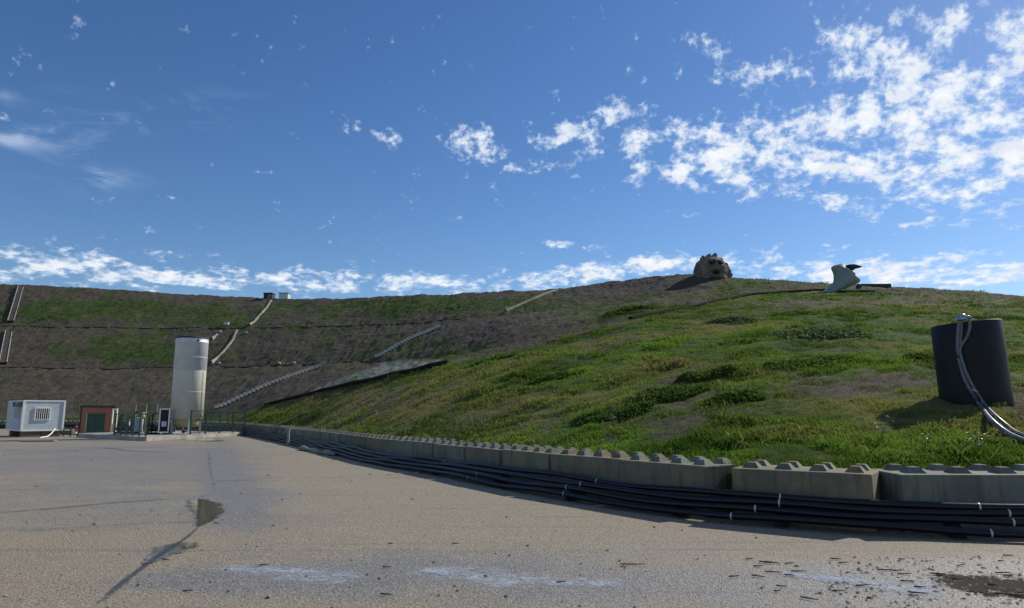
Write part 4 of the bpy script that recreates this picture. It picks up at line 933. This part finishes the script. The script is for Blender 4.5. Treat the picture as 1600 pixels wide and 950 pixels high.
def stairs(a, b_, lab, tread=.40, wdt=.34):
    pts = slope_run([a, b_], .12, tread); root = empty('concrete_stairs', pts[0], lab, 'stairs', 'stepped concrete flights on the far slope')
    sl = math.atan2((pts[-1]-pts[0]).y, (pts[-1]-pts[0]).x); bm = bmesh.new()
    for k, p in enumerate(pts): add_box(bm, p-pts[0]+Vector((0, 0, .08)), (tread*.78, wdt, .30), sl, 0)
    bm_obj('treads', bm, M['stair'], root)
    bm = bmesh.new(); add_box(bm, pts[-1]-pts[0]+Vector((0, 0, .3)), (.5, .55, .4), sl); bm_obj('head_block', bm, M['concrete'], root)
chute((16, 505), (33, 447), .8, 'double-walled concrete chute on the upper bank at the far left', True)
chute((4, 570), (14, 517), .8, 'double-walled concrete chute on the middle bank at the far left', True)
chute([(390, 510), (404, 495), (416, 482), (425, 468)], None, .15, 'curving concrete chute from the crest below the two small sheds')
chute([(330, 570), (350, 550), (364, 532), (371, 515)], None, .14, 'curving concrete chute on the middle bank just right of the tank')
chute((331, 532), (341, 520), .14, 'short faint chute right beside the top of the tank')
chute((790, 487), (872, 452), .22, 'long straight chute climbing to the crest in the middle of the hill')
stairs((338, 640), (505, 572), 'stepped concrete flight on the lowest bank right of the tank')
stairs((588, 561), (690, 510), 'stepped concrete flight above the gravel ramp')

# sheds on the crest
def shed(px0, px1, ptop, m, lab):
    D = 119.5; a = P(px0, ptop, D); b_ = P(px1, ptop, D); W_ = b_.x-a.x; zb = hz((a.x+b_.x)/2, D)-.4; root = empty('crest_shed', ((a.x+b_.x)/2, D, zb), lab, 'shed', None); h = a.z-zb
    box('wall', (0, .8, h/2), (W_, 1.6, h), M[m], root); box('roof', (0, .8, h+.04), (W_+.2, 1.8, .1), M['roofdark'] if m == 'roofdark' else M['concrete'], root)
    box('door', (W_*.2, -.03, h*.55), (W_*.28, .06, h*.5), M['concrete' if m == 'roofdark' else 'white'], root)
shed(412, 425, 458, 'roofdark', 'dark little shed on the hill crest'); shed(436, 450, 458, 'white', 'white little shed on the hill crest')
p = S(354, 508); box_o = box('white_box', (0, 0, .2), (.7, .5, .45), M['white'], None, 0, .02); box_o.location = p; tag(box_o, 'small pale box on the upper terrace left of the curving chute', 'box')
rr = random.Random(5)
for k, (px, py) in enumerate([(344, 519), (385, 521), (342, 569), (436, 569), (459, 568)]):
    p = S(px, py); bm = bmesh.new(); bmesh.ops.create_icosphere(bm, subdivisions=2, radius=.3)
    for v in bm.verts: v.co *= .8+.4*mnoise.noise(v.co*3+Vector((k, 0, 0))); v.co.z *= .7
    o = bm_obj('pale_stone', bm, M['concrete_light'], None, p+Vector((0, 0, .1))); tag(o, 'pale stone on the far terraces beside a chute', 'stone', 'pale stones on the far terraces')

# ------------------------------------------------------------------ sculptures on the hill
def head():
    D = 76.; c = P(1111, 429, D); zb = hz(c.x, D)-.5; zt = P(1112, 397, D).z; root = empty('stone_head', (c.x, D, zb), 'large dark stone head with a spiky crown on the hill top', 'sculpture'); h = zt-zb; wd = (P(1137, 429, D).x-P(1083, 429, D).x)
    bm = bmesh.new(); bmesh.ops.create_icosphere(bm, subdivisions=6, radius=1.)
    for v in bm.verts:
        p = v.co.copy(); z = (p.z+1)/2            # 0..1
        prof = 1.0 if z < .28 else math.sqrt(max(0, 1-((z-.28)/.725)**2.3))
        an = math.atan2(p.y, p.x); rad = (wd/2)*(.55+.45*1)*(prof*.95 if z > .12 else .97)
        hor = Vector((p.x, p.y)); hl_ = hor.length
        u = hor/hl_ if hl_ > 1e-6 else hor
        rr_ = rad if z < .985 else rad*hl_*3
        q = Vector((u.x*rr_, u.y*rr_*.85, z*h*.92))
        # left side lower: beard / back
        # face relief on the viewer's side
        fx = u.x*rr_/(wd/2); fz = z
        if u.y < 0:
            g = lambda a, b_, sx, sz: math.exp(-((fx-a)/sx)**2-((fz-b_)/sz)**2)
            rel = .42*g(.12, .50, .10, .14)+.25*g(.10, .74, .42, .07)+.24*g(-.22, .50, .15, .09)+.24*g(.44, .48, .13, .09)-.55*g(-.10, .63, .14, .06)-.55*g(.32, .61, .13, .06)-.60*g(.10, .22, .17, .07)+.22*g(.10, .34, .3, .05)+.28*g(.08, .08, .3, .06)
            q.y -= rel
        nz = mnoise.noise(q*1.3)*.12+mnoise.noise(q*3.1)*.12+mnoise.noise(q*7)*.06; q += Vector((p.x, p.y, 0))*nz
        v.co = q
    o = bm_obj('head', bm, M['stone'], root, smooth=True)
    for k in range(13):
        a = R(168-k*12.5); a += .06*math.sin(k*3.3); x = math.cos(a)*wd*.425; zc = h*.27+math.sin(a)*h*.64
        sp_ = bmesh.new(); bmesh.ops.create_cone(sp_, cap_ends=True, segments=7, radius1=.42+.12*math.sin(k*2.1), radius2=.10, depth=.55+.2*math.cos(k*1.7))
        for v in sp_.verts: v.co += Vector([mnoise.noise(v.co*2+Vector((k, 3, 1)))*.15]*3)
        bm_obj('crown_spike', sp_, M['stone'], root, (x, -.35, zc), (.15, math.pi/2-a, 0))
    for k in range(7):                      # locks of hair down the right side
        lk = bmesh.new(); bmesh.ops.create_icosphere(lk, subdivisions=3, radius=.42)
        for v in lk.verts: v.co *= 1+.35*mnoise.noise(v.co*3+Vector((k*2, 0, 0)))
        z = h*(.12+.1*k); bm_obj('hair_lock', lk, M['stone'], root, (wd*(.50-.012*k*k*.6), -.1, z))
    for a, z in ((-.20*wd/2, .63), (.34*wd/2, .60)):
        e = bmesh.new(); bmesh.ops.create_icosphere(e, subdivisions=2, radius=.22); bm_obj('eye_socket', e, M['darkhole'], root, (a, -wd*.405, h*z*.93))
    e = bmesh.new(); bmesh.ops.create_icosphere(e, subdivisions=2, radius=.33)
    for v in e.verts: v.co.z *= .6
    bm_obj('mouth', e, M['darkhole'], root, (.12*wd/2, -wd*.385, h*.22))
head()
def beak():
    D = 54.5; S_ = lambda px, py: P(px, py, D)
    base = S_(1305, 458); root = empty('beaked_sculpture', (base.x, D, base.z-.3), 'pale green curved sculpture with a dark beak on the hill, right of the stone head', 'sculpture')
    # sections: (px centre, py, half width px, half depth m)
    sec = [(1290, 461, 10, .8), (1297, 456, 14.5, .8), (1307, 451, 14.5, .75), (1317.5, 445.5, 18.5, .75), (1323, 441, 21, .8), (1323.5, 437, 20.5, .8), (1321, 431, 18, .7), (1317, 425, 15, .65), (1313, 420.5, 14, .55), (1309.5, 417, 11.5, .4), (1312, 414, 7.5, .25), (1317, 412, 2.5, .12)]
    bm = bmesh.new(); rings = []
    for px, py, hw, hd in sec:
        c = S_(px, py)-Vector(root.location); w_ = hw/FPX*D
        rings.append([bm.verts.new((c.x+math.cos(a)*w_, math.sin(a)*hd, c.z+.12*math.sin(a)*0)) for a in np.linspace(0, 2*math.pi, 24, endpoint=False)])
    for a, b_ in zip(rings, rings[1:]):
        for k in range(24): bm.faces.new((a[k], a[(k+1) % 24], b_[(k+1) % 24], b_[k]))
    bm.faces.new(list(reversed(rings[0]))); bm.faces.new(rings[-1]); bmesh.ops.recalc_face_normals(bm, faces=bm.faces)
    o = bm_obj('body', bm, M['palestone'], root, smooth=True); sub = o.modifiers.new('sub', 'SUBSURF'); sub.levels = 2; sub.render_levels = 2
    def blade(pts, th, name):
        bm = bmesh.new(); f = []; bk = []
        for px, py in pts: c = S_(px, py)-Vector(root.location); f.append(bm.verts.new((c.x, -th, c.z))); bk.append(bm.verts.new((c.x, th, c.z)))
        n = len(pts); bm.faces.new(f); bm.faces.new(list(reversed(bk)))
        for k in range(n): bm.faces.new((f[k], f[(k+1) % n], bk[(k+1) % n], bk[k]))
        bmesh.ops.recalc_face_normals(bm, faces=bm.faces); bmesh.ops.bevel(bm, geom=list(bm.edges), offset=.05, segments=1, affect='EDGES'); bm_obj(name, bm, M['roofdark'], root)
    blade([(1319, 415.5), (1326, 413.8), (1333, 413.5), (1338, 414.8), (1346.5, 417.3), (1340, 419), (1333, 420), (1330, 421), (1335, 422), (1329, 421.8), (1326, 418)], .3, 'beak')
    # pale slab under it
    bm = bmesh.new(); a, b_ = S_(1300, 455), S_(1368, 454.5); add_box(bm, (a+b_)/2-Vector(root.location), (b_.x-a.x, 1.2, .12)); bm_obj('ground_slab', bm, M['concrete_light'], root)
beak()
q = P(1342, 453, 54.5); g_ = empty('spotlight', (q.x, q.y, hz(q.x, q.y)), 'small dark lamp on the ground right of the beaked sculpture', 'spotlight')
bm = bmesh.new(); add_tube(bm, [(-.05, .15, .35), (0, -.15, .5)], [.14, .22], 12); bm_obj('lamp_head', bm, M['dark'], g_); tube('stand', [(0, 0, -.2), (0, 0, .4)], .04, M['dark'], g_, 6)
a, b_ = P(1345, 446, 72), P(1391, 447, 72); c = (a+b_)/2; tag(box('low_wall', (0, 0, 0), (b_.x-a.x, .4, .5), M['roofdark'], None, -.02, .02), 'low dark wall on the crest right of the beaked sculpture', 'wall').location = Vector((c.x, c.y, hz(c.x, c.y)+.1))

# ------------------------------------------------------------------ twigs and litter on the yard
TW = 'twigs scattered on the damp yard'
rr = random.Random(11)
def twig(px, py, ln, ang, label):
    p = G(px, py); root_pts = []; x = 0; d = Vector((math.cos(ang), math.sin(ang), 0)); q = Vector((-d.y, d.x, 0)); off = 0
    for k in range(5): root_pts.append(d*(ln*(k/4-.5))+q*off+Vector((0, 0, .008))); off += rr.uniform(-.02, .02)*ln*3
    bm = add_tube(bmesh.new(), root_pts, [.006, .007, .006, .005, .003], 5)
    o = bm_obj('twig', bm, M['wood'], None, p+Vector((0, 0, .008)), smooth=True); tag(o, label, 'twig', TW)
twig(990, 884, .26, -.12, 'longest single twig on the yard in the lower middle')
twig(1390, 893, .22, -.15, 'dark straight twig before the litter at the lower right')
for k in range(34):
    px = rr.choice([rr.uniform(1130, 1330), rr.uniform(1330, 1600), rr.uniform(1400, 1600)]); py = rr.uniform(868, 935) if px > 1300 else rr.uniform(865, 940)
    twig(px, py, rr.uniform(.05, .17), rr.uniform(-.7, .5), 'short thin twig among the litter at the lower right of the yard')
for k in range(12): twig(rr.uniform(250, 950), rr.uniform(740, 935), rr.uniform(.05, .12), rr.uniform(-.7, .7), 'short thin twig lying alone on the open left and middle yard')
# crumbs, leaf bits and grit: uncountable
n = 1100; r = np.random.default_rng(9); cs = []
pxs = np.where(r.random(n) < .45, r.uniform(1280, 1640, n), r.uniform(0, 1600, n)); pys = np.where(pxs > 1280, r.uniform(870, 960, n), r.uniform(700, 960, n)**1.0)
co = []; 
for a, b_ in zip(pxs, pys):
    if b_ > 955: continue
    p = G(a, b_)
    if p.y > 40: continue
    co.append((p.x, p.y))
co = np.array(co); n = len(co); L = (.004+.016*r.random(n)**3)*(1+co[:, 1]/14); an = r.random(n)*6.28; ca, sa = np.cos(an), np.sin(an)
V = np.empty((n, 5, 3), np.float32)
for k, (u, v) in enumerate(((-1, -.3), (1, -.4), (.9, .4), (-.8, .35))): V[:, k, 0] = co[:, 0]+L*(u*ca-v*sa); V[:, k, 1] = co[:, 1]+L*(u*sa+v*ca); V[:, k, 2] = .002+.006*r.random(n)
V[:, 4, 0] = co[:, 0]; V[:, 4, 1] = co[:, 1]; V[:, 4, 2] = .006+L*.5
me = bpy.data.meshes.new('leaf_litter'); me.vertices.add(n*5); me.vertices.foreach_set('co', V.ravel()); b0 = np.arange(n)*5
tri = np.stack([b0, b0+1, b0+4, b0+1, b0+2, b0+4, b0+2, b0+3, b0+4, b0+3, b0, b0+4], 1).reshape(-1, 3)
me.loops.add(tri.size); me.loops.foreach_set('vertex_index', tri.ravel().astype(np.int32)); me.polygons.add(len(tri)); me.polygons.foreach_set('loop_start', (np.arange(len(tri))*3).astype(np.int32)); me.update(calc_edges=True)
def f_lit(T, b):
    v = T.new('ShaderNodeTexVoronoi'); T.l.new(geopos(T), v.inputs['Vector']); v.inputs['Scale'].default_value = 9
    T.l.new(T.ramp(v.outputs['Color'], [(0, (.03, .022, .016)), (.6, (.09, .07, .05)), (.75, (.30, .27, .22)), (1, (.5, .47, .4))], 'CONSTANT'), b.inputs['Base Color'])
M['litter'] = mat('leaf_litter', f_lit, rough=.8)
tag(link('leaf_litter', me, M['litter']), 'grit and leaf crumbs scattered over the yard', 'litter', kind='stuff')
